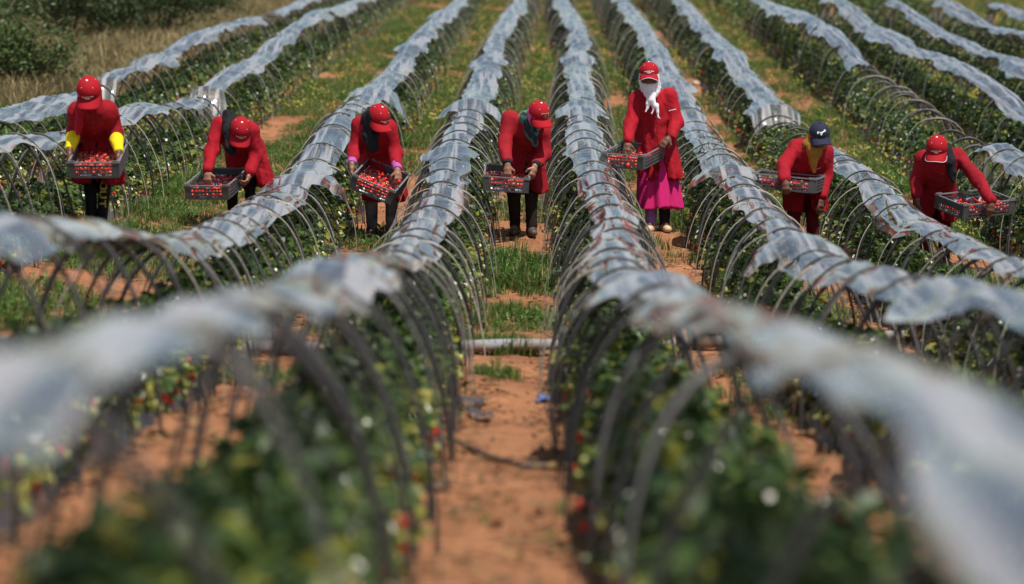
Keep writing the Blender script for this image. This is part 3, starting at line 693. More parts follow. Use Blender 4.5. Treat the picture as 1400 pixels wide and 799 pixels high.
# --- clods of soil
x, y = field(9000, -6, 7, 8, 42); P = np.stack([x, y, gz(x, y)], -1); px, py, dep = project(P)
ok = (px > -60) & (px < 1460) & (py < 840) & (on_bed(x, y) > .34); x, y, z = x[ok], y[ok], P[ok, 2]
scl = .004 + .02 * RNG.random(len(x)) ** 6
Kp = np.stack([x, y, z + .012, RNG.uniform(0, 6, len(x)), RNG.uniform(0, 6, len(x)), RNG.uniform(0, 6, len(x)), scl, RNG.integers(0, 4, len(x))], -1)
scatter('soil_clods', [clod(i) for i in range(4)], [M['soil']], Kp, 'crumbs and clods of red soil on the paths')
# --- leaf litter trodden into the paths
M['litter'] = leaf_mat('dead_leaf', (0.09, 0.05, 0.025), (0.26, 0.17, 0.07), 0.1, 0.8)
x, y = field(16000, -5.5, 6.5, 8, 44); P = np.stack([x, y, gz(x, y)], -1); px, py, dep = project(P); bd = on_bed(x, y)
ok = (px > -60) & (px < 1460) & (py < 840) & (bd > .33) & (RNG.random(len(x)) < np.interp(bd, [.33, .42, .65], [.9, .6, .12])); x, y, z = x[ok], y[ok], P[ok, 2]
def dead(seed):
    rnd = random.Random(seed); mb = MB()
    for i in range(3):
        a = rnd.uniform(0, 6.28); leaflet(mb, Vector((rnd.gauss(0, .03), rnd.gauss(0, .03), .006)), Vector((math.cos(a), math.sin(a), rnd.uniform(-.05, .3))), Vector((rnd.gauss(0, .2), rnd.gauss(0, .2), 1)), rnd.uniform(.03, .055), rnd.uniform(.02, .035), 0)
    a = rnd.uniform(0, 6.28); d = Vector((math.cos(a), math.sin(a), .1)) * .09; mb.tube([-d, d], .002, 3); return mb.mesh('litter_kind')
scatter('leaf_litter', [dead(i) for i in range(5)], [M['litter']], np.stack([x, y, z + .022, RNG.normal(0, .15, len(x)), RNG.normal(0, .15, len(x)), RNG.uniform(0, 6.28, len(x)), RNG.uniform(.6, 1.3, len(x)), RNG.integers(0, 5, len(x))], -1), 'dead leaves and bits of straw trodden into the paths')
# --- shrubs on the bank
def shrub(seed, loc, rx, rz, ry, nleaf, mt, label, lsz=.07):
    rnd = random.Random(seed); root = empty('shrub', loc); tag(root, label, 'shrub', 'shrubs on the bank at the upper left')
    mb = MB(); tips = []
    for i in range(9):
        a = rnd.uniform(0, 6.28); e = rnd.uniform(.15, .75)
        p0 = Vector((rnd.gauss(0, .06), rnd.gauss(0, .06), -.15)); p2 = Vector((math.cos(a) * rx * e, math.sin(a) * ry * e, rz * rnd.uniform(.5, .95))); p1 = p2 * .5 + Vector((0, 0, rz * .12))
        mb.tube([p0, p1, p2], [.035, .022, .008], 5); tips.append(p2); tips.append(p1 * .5 + p2 * .5)
        for j in range(3):
            q = p1 + Vector((rnd.gauss(0, .35) * rx, rnd.gauss(0, .35) * ry, rnd.uniform(-.1, .4) * rz)); mb.tube([p1, q], [.012, .005], 4); tips.append(q)
    obj('trunk', mb.mesh('trunk', True), M['twig'], root)
    mc = MB()
    cl_ = [t + Vector((rnd.gauss(0, .16) * rx, rnd.gauss(0, .16) * ry, rnd.gauss(0, .10) * rz)) for t in tips for _ in range(2)]
    for i in range(nleaf):
        c = rnd.choice(cl_); p = c + Vector((rnd.gauss(0, .12) * rx, rnd.gauss(0, .12) * ry, rnd.gauss(0, .10) * rz)); p.z = max(p.z, .03)
        leaf = Vector((rnd.gauss(0, 1), rnd.gauss(0, 1), rnd.gauss(.1, .6))).normalized(); nn = Vector((rnd.gauss(0, .6), rnd.gauss(0, .6), 1)).normalized()
        s_ = leaf.cross(nn); s_ = s_.normalized() * lsz * .25 * rnd.uniform(.7, 1.2); L_ = lsz * rnd.uniform(.7, 1.3)
        mc.add([p, p + leaf * L_ * .5 + s_, p + leaf * L_, p + leaf * L_ * .5 - s_], [(0, 1, 2, 3)], 0)
    obj('crown', mc.mesh('crown', False), mt, root)
def bank(px_, Y):
    X = (px_ - CX) * Y / F; return (X, Y, gz1(X, Y))
for i, (px_, Y, rx, rz, ry, nl, mt, lb) in enumerate([
    (35, 44, 1.0, 1.15, .9, 5200, 'bush2', 'green leafy shrub on the bank near the left edge'),
    (-40, 47, 1.2, 1.5, 1.0, 5000, 'bush2', 'green shrub cut off by the left edge of the picture'),
    (85, 56, 1.2, 1.7, 1.2, 5600, 'bush', 'dark tall shrub in the top left, behind the green leafy one'),
    (150, 58, 1.3, 1.5, 1.2, 5600, 'bush', 'dark dense shrub at the top edge, left of the tallest clump'),
    (215, 60, 1.5, 1.7, 1.2, 6000, 'bush', 'darkest dense shrub at the top edge above the yellow-sleeved picker'),
    (280, 68, 1.2, 1.0, 1.0, 4600, 'bush', 'low dark shrub at the top edge where dry grass begins'),
    (20, 64, 1.6, 2.2, 1.2, 5600, 'bush', 'tall dark shrub filling the top left corner'),
    (120, 66, 1.6, 2.0, 1.2, 5600, 'bush', 'dark shrub behind the others along the top left edge')]):
    shrub(800 + i, bank(px_, Y), rx, rz, ry, nl, M[mt], lb, .085)

# ------------------------------------------------------------------ implicit surfaces for people
def v3(p): return np.asarray(p, float)
def cap_(P, a, b, r1, r2, side=None, k=1.0):
    """tapered capsule; optionally k times wider along the axis `side`"""
    a = v3(a); b = v3(b); ba = b - a; pa = P - a
    h = np.clip((pa @ ba) / max(float(ba @ ba), 1e-9), 0, 1)
    q = pa - h[:, None] * ba
    if side is not None:
        s = v3(side) / np.linalg.norm(side); c = q @ s
        q = q - np.outer(c, s) * (1 - 1 / k)
    return np.sqrt((q * q).sum(1)) - (r1 + (r2 - r1) * h)
def ell_(P, c, ax, rad):
    """ellipsoid with axes ax (rows)"""
    q = (P - v3(c)) @ np.asarray(ax).T / v3(rad)
    k0 = np.sqrt((q * q).sum(1)); k1 = np.sqrt(((q / v3(rad)) ** 2).sum(1)) + 1e-9
    return k0 * (k0 - 1.0) / k1
def smin(a, b, k):
    h = np.clip(.5 + .5 * (b - a) / k, 0, 1)
    return b + (a - b) * h - k * h * (1 - h)
def union(P, prims, k):
    d = None
    for f in prims:
        x = f(P); d = x if d is None else smin(d, x, k)
    return d
def C(a, b, r1, r2=None, side=None, k=1.0):
    r2 = r1 if r2 is None else r2
    return lambda P: cap_(P, a, b, r1, r2, side, k)
def EL(c, ax, rad): return lambda P: ell_(P, c, ax, rad)
def polygonise(f, lo, hi, h, margin=.03):
    """surface nets over the part of the grid near the surface"""
    B = 8; lo = v3(lo); n = np.ceil((v3(hi) - lo) / h).astype(int); nb = -(-n // B); n = nb * B
    g = np.stack(np.meshgrid(*[np.arange(k) for k in nb], indexing='ij'), -1).reshape(-1, 3)
    cen = lo + (g * B + B / 2) * h; dc = f(cen); act = np.abs(dc) < B * h * .9 + margin
    vol = np.repeat(np.repeat(np.repeat(np.where(dc < 0, -1.0, 1.0).reshape(nb), B, 0), B, 1), B, 2).astype(np.float32)
    off = np.stack(np.meshgrid(*[np.arange(B)] * 3, indexing='ij'), -1).reshape(-1, 3)
    ga = g[act]
    for i in range(0, len(ga), 400):
        ii = (ga[i:i + 400, None] * B + off[None]).reshape(-1, 3)
        vol[ii[:, 0], ii[:, 1], ii[:, 2]] = f(lo + ii * h)
    s = vol < 0
    c = s[:-1, :-1, :-1].astype(np.int8)
    cnt = sum(s[a:a + n[0] - 1, b:b + n[1] - 1, d:d + n[2] - 1].astype(np.int8) for a in (0, 1) for b in (0, 1) for d in (0, 1))
    cell = np.argwhere((cnt > 0) & (cnt < 8))
    if len(cell) == 0: return np.zeros((0, 3)), np.zeros((0, 4), int)
    idm = np.full(np.array(vol.shape) - 1, -1, np.int32); idm[cell[:, 0], cell[:, 1], cell[:, 2]] = np.arange(len(cell))
    acc = np.zeros((len(cell), 3)); num = np.zeros(len(cell))
    corner = [(a, b, d) for a in (0, 1) for b in (0, 1) for d in (0, 1)]
    val = {q: vol[cell[:, 0] + q[0], cell[:, 1] + q[1], cell[:, 2] + q[2]].astype(float) for q in corner}
    for q in corner:
        for ax in range(3):
            if q[ax] == 0:
                q2 = list(q); q2[ax] = 1; q2 = tuple(q2); a, b = val[q], val[q2]; m = (a < 0) != (b < 0)
                t = np.where(m, a / np.where(m, a - b, 1), 0); pt = np.tile(np.array(q, float), (len(cell), 1)); pt[:, ax] = t
                acc += pt * m[:, None]; num += m
    V = lo + (cell + acc / num[:, None]) * h
    Fc = []
    for ax in range(3):
        a1, a2 = (ax + 1) % 3, (ax + 2) % 3
        sl0 = [slice(None)] * 3; sl1 = [slice(None)] * 3; sl0[ax] = slice(0, -1); sl1[ax] = slice(1, None)
        e = np.argwhere(s[tuple(sl0)] != s[tuple(sl1)])
        e = e[(e[:, a1] > 0) & (e[:, a2] > 0)]; e = e[(e[:, 0] < n[0] - 1) & (e[:, 1] < n[1] - 1) & (e[:, 2] < n[2] - 1)]
        def at(d1, d2):
            q = e.copy(); q[:, a1] -= d1; q[:, a2] -= d2; return idm[q[:, 0], q[:, 1], q[:, 2]]
        qd = np.stack([at(1, 1), at(0, 1), at(0, 0), at(1, 0)], -1)
        flip = ~s[e[:, 0], e[:, 1], e[:, 2]]
        qd[flip] = qd[flip][:, ::-1]; Fc.append(qd[(qd >= 0).all(1)])
    return V, np.concatenate(Fc)
def sdf_obj(name, f, lo, hi, h, m, parent, margin=.03):
    V, Fc = polygonise(f, lo, hi, h, margin)
    return obj(name, mesh_np(name, V, Fc, True), m, parent)
def unit(v): v = v3(v); return v / (np.linalg.norm(v) + 1e-12)

# ------------------------------------------------------------------ cloth, skin and crate materials
def cloth(name, c, c2=None, rough=.85, sc=260, bs=.25, var=.25):
    return mat(name, c, rough, .25, noise=(7, c2 or tuple(x * .75 for x in c), var), bump=(sc, bs), sheen=0)
M['coat'] = cloth('red_work_cloth', (0.31, 0.004, 0.013), (0.24, 0.003, 0.010))
M['maroon'] = cloth('dark_maroon_cloth', (0.12, 0.004, 0.008), (0.085, 0.003, 0.006))
M['coat3'] = cloth('bright_red_work_cloth', (0.35, 0.005, 0.014), (0.27, 0.003, 0.011))
M['coat4'] = cloth('faded_red_work_cloth', (0.31, 0.009, 0.016), (0.23, 0.005, 0.011))
M['coat2'] = cloth('deep_red_work_cloth', (0.27, 0.004, 0.011), (0.20, 0.003, 0.009))
M['red_cap'] = cloth('red_cap_cloth', (0.36, 0.005, 0.013), (0.29, 0.004, 0.010))
M['navy'] = cloth('navy_cap_cloth', (0.016, 0.018, 0.040), (0.022, 0.024, 0.05))
M['black'] = cloth('black_cloth', (0.008, 0.008, 0.010), (0.013, 0.013, 0.016))
M['legging'] = cloth('black_legging', (0.004, 0.004, 0.006), (0.006, 0.006, 0.008), .7)
M['brown'] = cloth('dark_brown_cloth', (0.030, 0.020, 0.015), (0.018, 0.012, 0.010))
M['jeans'] = cloth('faded_denim', (0.060, 0.068, 0.085), (0.20, 0.20, 0.20), .85, var=.12)
M['white_cloth'] = cloth('white_scarf', (0.78, 0.77, 0.80), (0.70, 0.69, 0.73))
M['mustard'] = cloth('mustard_scarf', (0.36, 0.17, 0.025), (0.27, 0.12, 0.018))
M['red_scarf'] = cloth('red_scarf', (0.42, 0.010, 0.025), (0.33, 0.006, 0.02))
M['pink'] = cloth('pink_skirt', (0.60, 0.016, 0.16), (0.52, 0.012, 0.13))
M['pink_hood'] = cloth('pink_hood', (0.72, 0.16, 0.42), (0.66, 0.12, 0.36))
M['teal'] = mat('patterned_scarf', (0.008, 0.010, 0.018), .8, noise=(16, (0.05, 0.17, 0.14), .04))
M['yellow'] = cloth('yellow_sleeve', (0.78, 0.60, 0.01), (0.70, 0.50, 0.008))
M['purple'] = cloth('purple_sock', (0.20, 0.10, 0.32), (0.28, 0.16, 0.40))
M['dark_sock'] = cloth('dark_sock', (0.022, 0.015, 0.03))
M['lilac'] = cloth('lilac_cuff', (0.42, 0.10, 0.36))
M['shoe'] = mat('shoe_leather', (0.045, 0.035, 0.028), .6, noise=(20, (0.10, 0.065, 0.045), .2))
M['beige'] = mat('beige_shoe', (0.62, 0.48, 0.33), .6, noise=(20, (0.5, 0.34, 0.2), .2))
M['skin'] = mat('skin', (0.30, 0.145, 0.085), .5, noise=(30, (0.25, 0.11, 0.065), .2))
M['skin_d'] = mat('darker_skin', (0.14, 0.062, 0.038), .5, noise=(30, (0.11, 0.048, 0.028), .2))
M['nail'] = mat('white_thread', (0.80, 0.78, 0.76), .7)
M['green_thread'] = mat('green_thread', (0.08, 0.16, 0.07), .7)
M['yellow_print'] = mat('yellow_print', (0.36, 0.29, 0.05), .6)
M['button'] = mat('red_button', (0.25, 0.004, 0.01), .4)
M['metal'] = mat('watch_metal', (0.5, 0.5, 0.5), .3, metal=1.0)
M['crate'] = mat('grey_crate_plastic', (0.050, 0.054, 0.062), .42, noise=(18, (0.085, 0.083, 0.084), .2))
M['crate_rim'] = mat('worn_crate_rim', (0.11, 0.115, 0.125), .45, noise=(30, (0.20, 0.19, 0.19), .2))
def clear_mat():
    m = bpy.data.materials.new('clear_plastic'); m.use_nodes = True; t = m.node_tree; N = t.nodes; L = t.links; N.remove(N['Principled BSDF'])
    tp = N.new('ShaderNodeBsdfTransparent'); tp.inputs['Color'].default_value = (.93, .93, .93, 1)
    gl = N.new('ShaderNodeBsdfGlossy'); gl.inputs['Roughness'].default_value = .08
    fr = N.new('ShaderNodeFresnel'); fr.inputs['IOR'].default_value = 1.6
    ms = N.new('ShaderNodeMixShader'); L.new(fr.outputs[0], ms.inputs[0]); L.new(tp.outputs[0], ms.inputs[1]); L.new(gl.outputs[0], ms.inputs[2])
    L.new(ms.outputs[0], N['Material Output'].inputs['Surface']); return m
M['clear'] = clear_mat()

# ------------------------------------------------------------------ hands, caps
def hand_prims(w, d, n, mir, curl=.5, sc=1.0, thumb=.6):
    """wrist w, direction d of the fingers, palm normal n (palm side), mir = side of the thumb (+1/-1)"""
    d = unit(d); n = unit(v3(n) - d * float(v3(n) @ d)); t = np.cross(d, n) * mir; w = v3(w); out = []
    out.append(C(w - d * .01, w + d * .035 * sc, .024 * sc, .026 * sc, t, 1.25))
    out.append(C(w + d * .035 * sc, w + d * .078 * sc, .019 * sc, .017 * sc, t, 2.0))
    for i, (o, L_) in enumerate(((.030, .070), (.010, .080), (-.010, .074), (-.029, .058))):
        b = w + (d * (.086 if i in (1, 2) else .080) + t * o) * sc
        a1 = curl * .9; a2 = curl * 1.9; a3 = curl * 2.7
        p1 = b + (d * math.cos(a1) + n * math.sin(a1)) * L_ * .45 * sc
        p2 = p1 + (d * math.cos(a2) + n * math.sin(a2)) * L_ * .33 * sc
        p3 = p2 + (d * math.cos(a3) + n * math.sin(a3)) * L_ * .26 * sc
        out += [C(b, p1, .0098 * sc, .0090 * sc), C(p1, p2, .0090 * sc, .0082 * sc), C(p2, p3, .0082 * sc, .0070 * sc)]
    b = w + (d * .022 + t * .028) * sc; p1 = b + unit(d * .65 + t * .75 + n * .35) * .042 * sc; p2 = p1 + unit(d * .9 + n * thumb + t * .05) * .034 * sc
    out += [C(b, p1, .0135 * sc, .0110 * sc), C(p1, p2, .0105 * sc, .0085 * sc)]
    return out
def head_frame(yaw, pit, roll=0):
    y, p = R(yaw), R(pit); f = np.array([math.sin(y) * math.cos(p), -math.cos(y) * math.cos(p), -math.sin(p)])
    u = np.array([0, 0, 1.0]) - f * f[2]; u = unit(u)
    Rm = np.array(Matrix.Rotation(R(roll), 3, Vector(f))); u = Rm @ u
    return f, u, np.cross(u, f) * -1.0       # forward, up, right (viewer's right when facing the camera)
def cap_mesh(hc, f, u, s, col, parent, piping=None, logo='text', eyelets=True, sc=1.0):
    """baseball cap: crown with panels, curved brim, button, eyelets and front embroidery"""
    hc = v3(hc); c0 = hc + u * .030 * sc
    def W(a, b, c): return c0 + (s * a + f * b + u * c) * sc
    RX, RY, RZ = .094, .106, .100; V = []; Fc = []; n1, n2 = 48, 14
    for j in range(n2 + 1):
        el = (j / n2) * math.pi / 2 * .985 - .04
        for i in range(n1):
            az = 2 * math.pi * i / n1; seam = 1 - .016 * max(0, 1 - abs(((az * 6 / (2 * math.pi)) % 1) - .0) * 9) - .016 * max(0, 1 - abs(((az * 6 / (2 * math.pi)) % 1) - 1) * 9)
            fr = 1 + .05 * max(0, math.cos(az - math.pi / 2)) ** 3 * math.sin(el * 2) ** 1
            k = seam * fr; V.append(W(RX * math.cos(az) * math.cos(el) ** .85 * k, RY * math.sin(az) * math.cos(el) ** .85 * k, RZ * math.sin(el) * (1.0)))
    for j in range(n2):
        for i in range(n1): Fc.append((j * n1 + i, j * n1 + (i + 1) % n1, (j + 1) * n1 + (i + 1) % n1, (j + 1) * n1 + i))
    Fc.append(tuple(n2 * n1 + i for i in range(n1)))
    crown = obj('cap', mesh_np('cap', V, Fc, True), col, parent)
    def dome(az, el, k=1.0):
        fr = 1 + .05 * max(0, math.cos(az - math.pi / 2)) ** 3 * math.sin(el * 2)
        return W(RX * math.cos(az) * math.cos(el) ** .85 * k * fr, RY * math.sin(az) * math.cos(el) ** .85 * k * fr, RZ * math.sin(el) * k)
    # brim
    V = []; Fc = []; na, nr = 22, 6; edge = []
    for lay in (0, 1):
        for j in range(nr + 1):
            for i in range(na + 1):
                t = i / na * 2 - 1; az = math.pi / 2 - t * R(74); q = j / nr
                bx, by = RX * math.cos(az) * 1.0, RY * math.sin(az) * 1.0
                ext = .078 * (1 - abs(t) ** 3.2) ; px_ = bx + math.cos(az) * ext * q * .35; py_ = by + ext * q
                pz = -.004 - .016 * q - .35 * px_ * px_ / .094 * (.4 + .9 * q) - .006 * lay
                V.append(W(px_, py_, pz))
                if lay == 0 and j == nr: edge.append(W(px_, py_ + .002, pz - .003))
    o2 = (nr + 1) * (na + 1)
    for j in range(nr):
        for i in range(na):
            a = j * (na + 1) + i; Fc.append((a, a + 1, a + na + 2, a + na + 1)); Fc.append((o2 + a, o2 + a + na + 1, o2 + a + na + 2, o2 + a + 1))
    for i in range(na): a = nr * (na + 1) + i; Fc.append((a, a + 1, o2 + a + 1, o2 + a))
    obj('brim', mesh_np('brim', V, Fc, True), col, crown)
    if piping is not None:
        mb = MB(); mb.tube(edge, .0024 * sc, 5); obj('piping', mb.mesh('piping', True), piping, crown)
    wt = M['nail'] if col is not M['navy'] else col
    mb = MB(); p = dome(0, math.pi / 2 * .985)
    ring = [(0, .0), (.010, .001), (.009, .006), (.004, .009), (0.0005, .010)]; V = []; Fc = []
    for r_, z_ in ring:
        for i in range(10): an = i * .6283; V.append(p + (s * math.cos(an) + f * math.sin(an)) * r_ * sc + u * z_ * sc)
    for j in range(4):
        for i in range(10): Fc.append((j * 10 + i, j * 10 + (i + 1) % 10, j * 10 + 10 + (i + 1) % 10, j * 10 + 10 + i))
    mb.add(V, Fc); obj('cap_button', mb.mesh('cap_button', True), wt, crown)
    if eyelets:
        for az in (R(90 + 42), R(90 - 42), R(90 + 120), R(90 - 120)):
            mb = MB(); q = dome(az, R(52), 1.012); nn = unit(q - c0); a = unit(np.cross(nn, u)); b = np.cross(nn, a)
            mb.add([q + (a * math.cos(t) + b * math.sin(t)) * .0036 * sc for t in [i * .785 for i in range(8)]] + [q + nn * .003 * sc], [(i, (i + 1) % 8, 8) for i in range(8)])
            obj('eyelet', mb.mesh('eyelet'), wt, crown)
    def patch(mb, a0, a1, e0, e1, k=1.02, na=4, ne=3, mi=0):
        V = [dome(R(90 - (a0 + (a1 - a0) * i / na)), R(e0 + (e1 - e0) * j / ne), k) for j in range(ne + 1) for i in range(na + 1)]
        mb.add(V, [(j * (na + 1) + i, j * (na + 1) + i + 1, (j + 1) * (na + 1) + i + 1, (j + 1) * (na + 1) + i) for j in range(ne) for i in range(na)], mi)
    if logo == 'text':
        mb = MB(); rnd = random.Random(5)
        for (a0, a1, e) in ((-30, -24, 20), (-25, -20, 18), (-21, -12, 17), (-17, -15, 20), (-8, -1, 15.5), (-4, -2, 18), (0, 8, 15), (9, 13, 16.5), (11, 24, 15), (20, 28, 17.5)):
            e -= 7 * (((a0 + a1) / 2) / 28) ** 2; patch(mb, a0, a1, e, e + 3.2, ne=1)
        obj('embroidery', mb.mesh('embroidery'), M['nail'], crown)
        mb = MB()
        for (a0, a1) in ((-12, -7.5), (-6.5, -1.5), (-.5, 4.5), (5.5, 10)):
            patch(mb, a0, a1, 5.0, 11.5, ne=2)
        obj('embroidery', mb.mesh('embroidery'), M['nail'], crown)
    elif logo == 'frame':
        mb = MB()
        for (a0, a1, e0, e1) in ((-26, 24, 33, 36), (-26, -22, 7, 34), (-26, -2, 6, 9), (20, 24, 27, 34)): patch(mb, a0, a1, e0, e1)
        obj('embroidery', mb.mesh('embroidery'), mat('pale_thread', (.32, .34, .22), .8), crown)
        mb = MB(); patch(mb, -6, 4, 12, 27); patch(mb, -1, 10, 16, 22); obj('embroidery', mb.mesh('embroidery'), M['green_thread'], crown)
    elif logo == 'patch':
        mb = MB(); pts = [(-24, 46), (30, 35), (30, 24), (4, 17), (-26, 36)]
        mb.add([dome(R(90 - a), R(e), 1.022) for a, e in pts] + [dome(R(90 - 2), R(32), 1.03)], [(i, (i + 1) % 5, 5) for i in range(5)])
        obj('embroidery', mb.mesh('embroidery'), mat('white_patch', (.78, .82, .72), .7, noise=(60, (.6, .75, .5), .1)), crown)
    return crown

# ------------------------------------------------------------------ people
S0 = 146.0
def ground_at(px_, py_):
    """scale at which the ground is seen at that pixel (searching outwards)"""
    best = None
    for s in np.linspace(175, 118, 400):
        p = PX(px_, py_, s); e = abs(p[2] - gz1(p[0], p[1]))
        if best is None or e < best[0]: best = (e, s)
    return best[1]
PEOPLE = {}
def person(key, label, bx, by, Jp, head, legs, hem, coat_m, trous_m, hood=None, cap=None, skin='skin', hands=None, extra=None, sleeve=None, shoes='shoe', skirt=None, belly=1.0, collar=True, s=S0, send=1.0):
    """Jp: joints as (photo x, photo y, metres away from the camera); by = row of the feet"""
    o3 = PX(bx, by, s); ox, oy = float(o3[0]), float(o3[1]); oz = gz1(ox, oy) + .005
    # pixel rows are measured from the feet at this distance
    def J(p): return np.array([(p[0] - bx) / s, p[2], (by - p[1]) / s])
    j = {k: J(v) for k, v in Jp.items()}
    root = empty('person', (ox, oy, oz)); tag(root, label, 'person', 'strawberry pickers in red coats')
    f, u, sd = head_frame(*head)
    hc = j['head']; pel, che, nek = j['pelvis'], j['chest'], j['neck']
    shL, shR, elL, elR, wrL, wrR = j['shL'], j['shR'], j['elL'], j['elR'], j['wrL'], j['wrR']
    side = unit(shR - shL); spine = unit(che - pel); sidep = unit(v3((1, 0, 0)) - spine * spine[0])
    hipL = pel + sidep * -.085 + v3((0, 0, -.03)); hipR = pel + sidep * .085 + v3((0, 0, -.03))
    knL, knR, anL, anR = j['knL'], j['knR'], j['anL'], j['anR']
    ftdir = [unit(v3(legs[0])), unit(v3(legs[1]))]
    # --- body
    ax = np.stack([sd, f, u])
    bodyp = [EL(hc, ax, (.076, .094, .112)), EL(hc + f * .030 - u * .055, ax, (.055, .062, .060)), C(hc - u * .06 - f * .015, nek, .052, .058),
             C(nek + (che - nek) * .4, che, .10, .12, side, 1.3), C(che, pel, .12, .115, sidep, 1.25),
             C(shL, elL, .038, .036), C(elL, wrL, .036, .027), C(shR, elR, .038, .036), C(elR, wrR, .036, .027), C(nek, shL, .04, .036), C(nek, shR, .04, .036),
             C(hipL, knL, .062, .044), C(knL, anL, .042, .034), C(hipR, knR, .062, .044), C(knR, anR, .042, .034),
             C(anL, anL + ftdir[0] * .11 + v3((0, 0, -.045)), .034, .028), C(anR, anR + ftdir[1] * .11 + v3((0, 0, -.045)), .034, .028)]
    face = [C(hc + f * .088 + u * .010, hc + f * .112 - u * .024, .010, .015), C(hc + f * .086 - u * .062, hc + f * .086 - u * .063, .020, .020, sd, 1.5),
            EL(hc + sd * .078 - u * .01, ax, (.010, .018, .030)), EL(hc - sd * .078 - u * .01, ax, (.010, .018, .030)), C(hc + f * .090 + u * .026 - sd * .045, hc + f * .090 + u * .026 + sd * .045, .010)]
    eyes = [EL(hc + f * .094 + u * .004 + sd * .032, ax, (.017, .012, .010)), EL(hc + f * .094 + u * .004 - sd * .032, ax, (.017, .012, .010))]
    hp = []
    hd = hands or {}
    for nm, w_, el_ in (('L', wrL, elL), ('R', wrR, elR)):
        h = hd.get(nm, {})
        d = unit(h.get('d', w_ - el_)); n_ = v3(h.get('n', (0, 1, 0)))
        hp += hand_prims(w_ + d * .012, d, n_, h.get('t', 1), h.get('curl', .6), h.get('sc', 1.0))
    def fbody(P):
        d = union(P, bodyp, .035); d = smin(d, union(P, face, .012), .014)
        for e in eyes: d = np.maximum(d, -e(P) - .002)
        return smin(d, union(P, hp, .006), .010)
    pts = np.array(list(j.values()))
    lo = pts.min(0) - [.22, .24, .02]; hi = pts.max(0) + [.22, .24, .24]; lo[2] = -.02
    sdf_obj('body', fbody, lo, hi, .0078, M[skin], root)
    # --- coat
    rw = .148 * belly
    hemc = v3(hem[0]); hemr = hem[1]
    waist = pel + spine * .10
    coatp = [C(che + spine * .02, pel + spine * .05, .128, rw * .9, sidep, 1.28), C(shL + side * .02, shR - side * .02, .066), C(nek - v3((0, 0, .02)), che, .088, .12),
             C(shL, elL, .058, .053), C(elL, elL + (wrL - elL) * send + unit(elL - wrL) * .015, .051, .051 - .006 * send), C(shR, elR, .058, .053), C(elR, elR + (wrR - elR) * send + unit(elR - wrR) * .015, .051, .051 - .006 * send)]
    skp = [C(waist, hemc + v3((0, 0, -.05)), rw, hemr, (1, 0, 0), 1.25)]
    hemz = hemc[2]
    def folds(P, a=1.0):
        n1 = fbm(P[:, 0] * 9, P[:, 1] * 9, P[:, 2] * 7, seed=len(key) + ord(key[-1]), oct=2)
        n2 = vnoise(P[:, 0] * 26 + n1 * 2, P[:, 1] * 26, P[:, 2] * 15, seed=5)
        rid = 1 - 2 * np.abs(vnoise(P[:, 0] * 13 + P[:, 2] * 6, P[:, 1] * 11, P[:, 2] * 9 - P[:, 0] * 5, seed=ord(key[-1]) + 3))
        n3 = 1 - 2 * np.abs(vnoise(P[:, 0] * 19 - P[:, 2] * 9, P[:, 1] * 17, P[:, 2] * 21 + P[:, 0] * 8, seed=ord(key[-1]) + 31))
        dr = 1 - 2 * np.abs(vnoise(P[:, 0] * 11 + P[:, 2] * 2, P[:, 1] * 11, P[:, 2] * 2.4 - P[:, 0] * 2, seed=ord(key[-1]) + 41))
        return a * (.002 + .006 * n1 + .0015 * n2 + .003 * np.sign(n3) * n3 * n3 + .005 * np.sign(rid) * np.abs(rid) ** 1.4 + .008 * dr)
    def fcoat(P):
        d = union(P, coatp, .045)
        sk = union(P, skp, .03)
        ang = np.arctan2(P[:, 0] - hemc[0], -(P[:, 1] - hemc[1])); dn = np.clip((waist[2] - P[:, 2]) / max(waist[2] - hemz, .1), 0, 1)
        sk = sk - dn * .016 * np.sin(ang * 6 + 1.3 * len(key) + 1.5 * np.sin(ang * 2)) - .010 * dn * np.sin(ang * 11 + P[:, 2] * 5)
        hz = hemz + .03 * np.cos(ang) * hem[2] + .012 * np.sin(ang * 4 + 1)
        # front opening below the waist
        slit = np.abs(P[:, 0] - hemc[0]) - .06 * dn ** 1.5
        sk = np.where(P[:, 1] < hemc[1], np.maximum(sk, -slit), sk) if hem[3] else sk
        sk = np.maximum(sk, hz - P[:, 2])
        d = smin(d, sk, .03) - folds(P)
        # sleeves and collar stay open
        nk = cap_(P, nek + unit(hc - nek) * .03, nek + unit(hc - nek) * .20, .072, .10)
        return np.maximum(d, -nk)
    co = sdf_obj('coat', fcoat, lo - [.06, .06, 0], hi, .0095, M[coat_m], root, .06)
    def onto(fn, x, z, y0=-1.2, push=.003):
        """front surface point of a garment at local x, z"""
        P = np.array([[x, y0, z]]);
        for _ in range(80):
            d = float(fn(P)[0]); P[0, 1] += max(d * .8, .0004)
            if d < .0008 or P[0, 1] > .8: break
        P[0, 1] -= push; return P[0]
    # --- trousers
    def ftrous(P):
        tk = .74 if trous_m == 'legging' else .90
        d = union(P, [C(hipL, knL, .094 * tk, .070 * tk), C(knL, anL + v3((0, 0, .02)), .068 * tk, .056 * tk), C(hipR, knR, .094 * tk, .070 * tk), C(knR, anR + v3((0, 0, .02)), .068 * tk, .056 * tk), C(pel, pel - v3((0, 0, .04)), .12, .12, (1, 0, 0), 1.3)], .018)
        return d - .004 * (1 - 2 * np.abs(vnoise(P[:, 0] * 16, P[:, 1] * 16, P[:, 2] * 24, seed=8))) - .004 * vnoise(P[:, 0] * 7, P[:, 1] * 7, P[:, 2] * 11, seed=9)
    if trous_m:
        sdf_obj('trousers', ftrous, [lo[0], lo[1], 0.03], [hi[0], hi[1], pel[2] + .16], .011, M[trous_m], root)
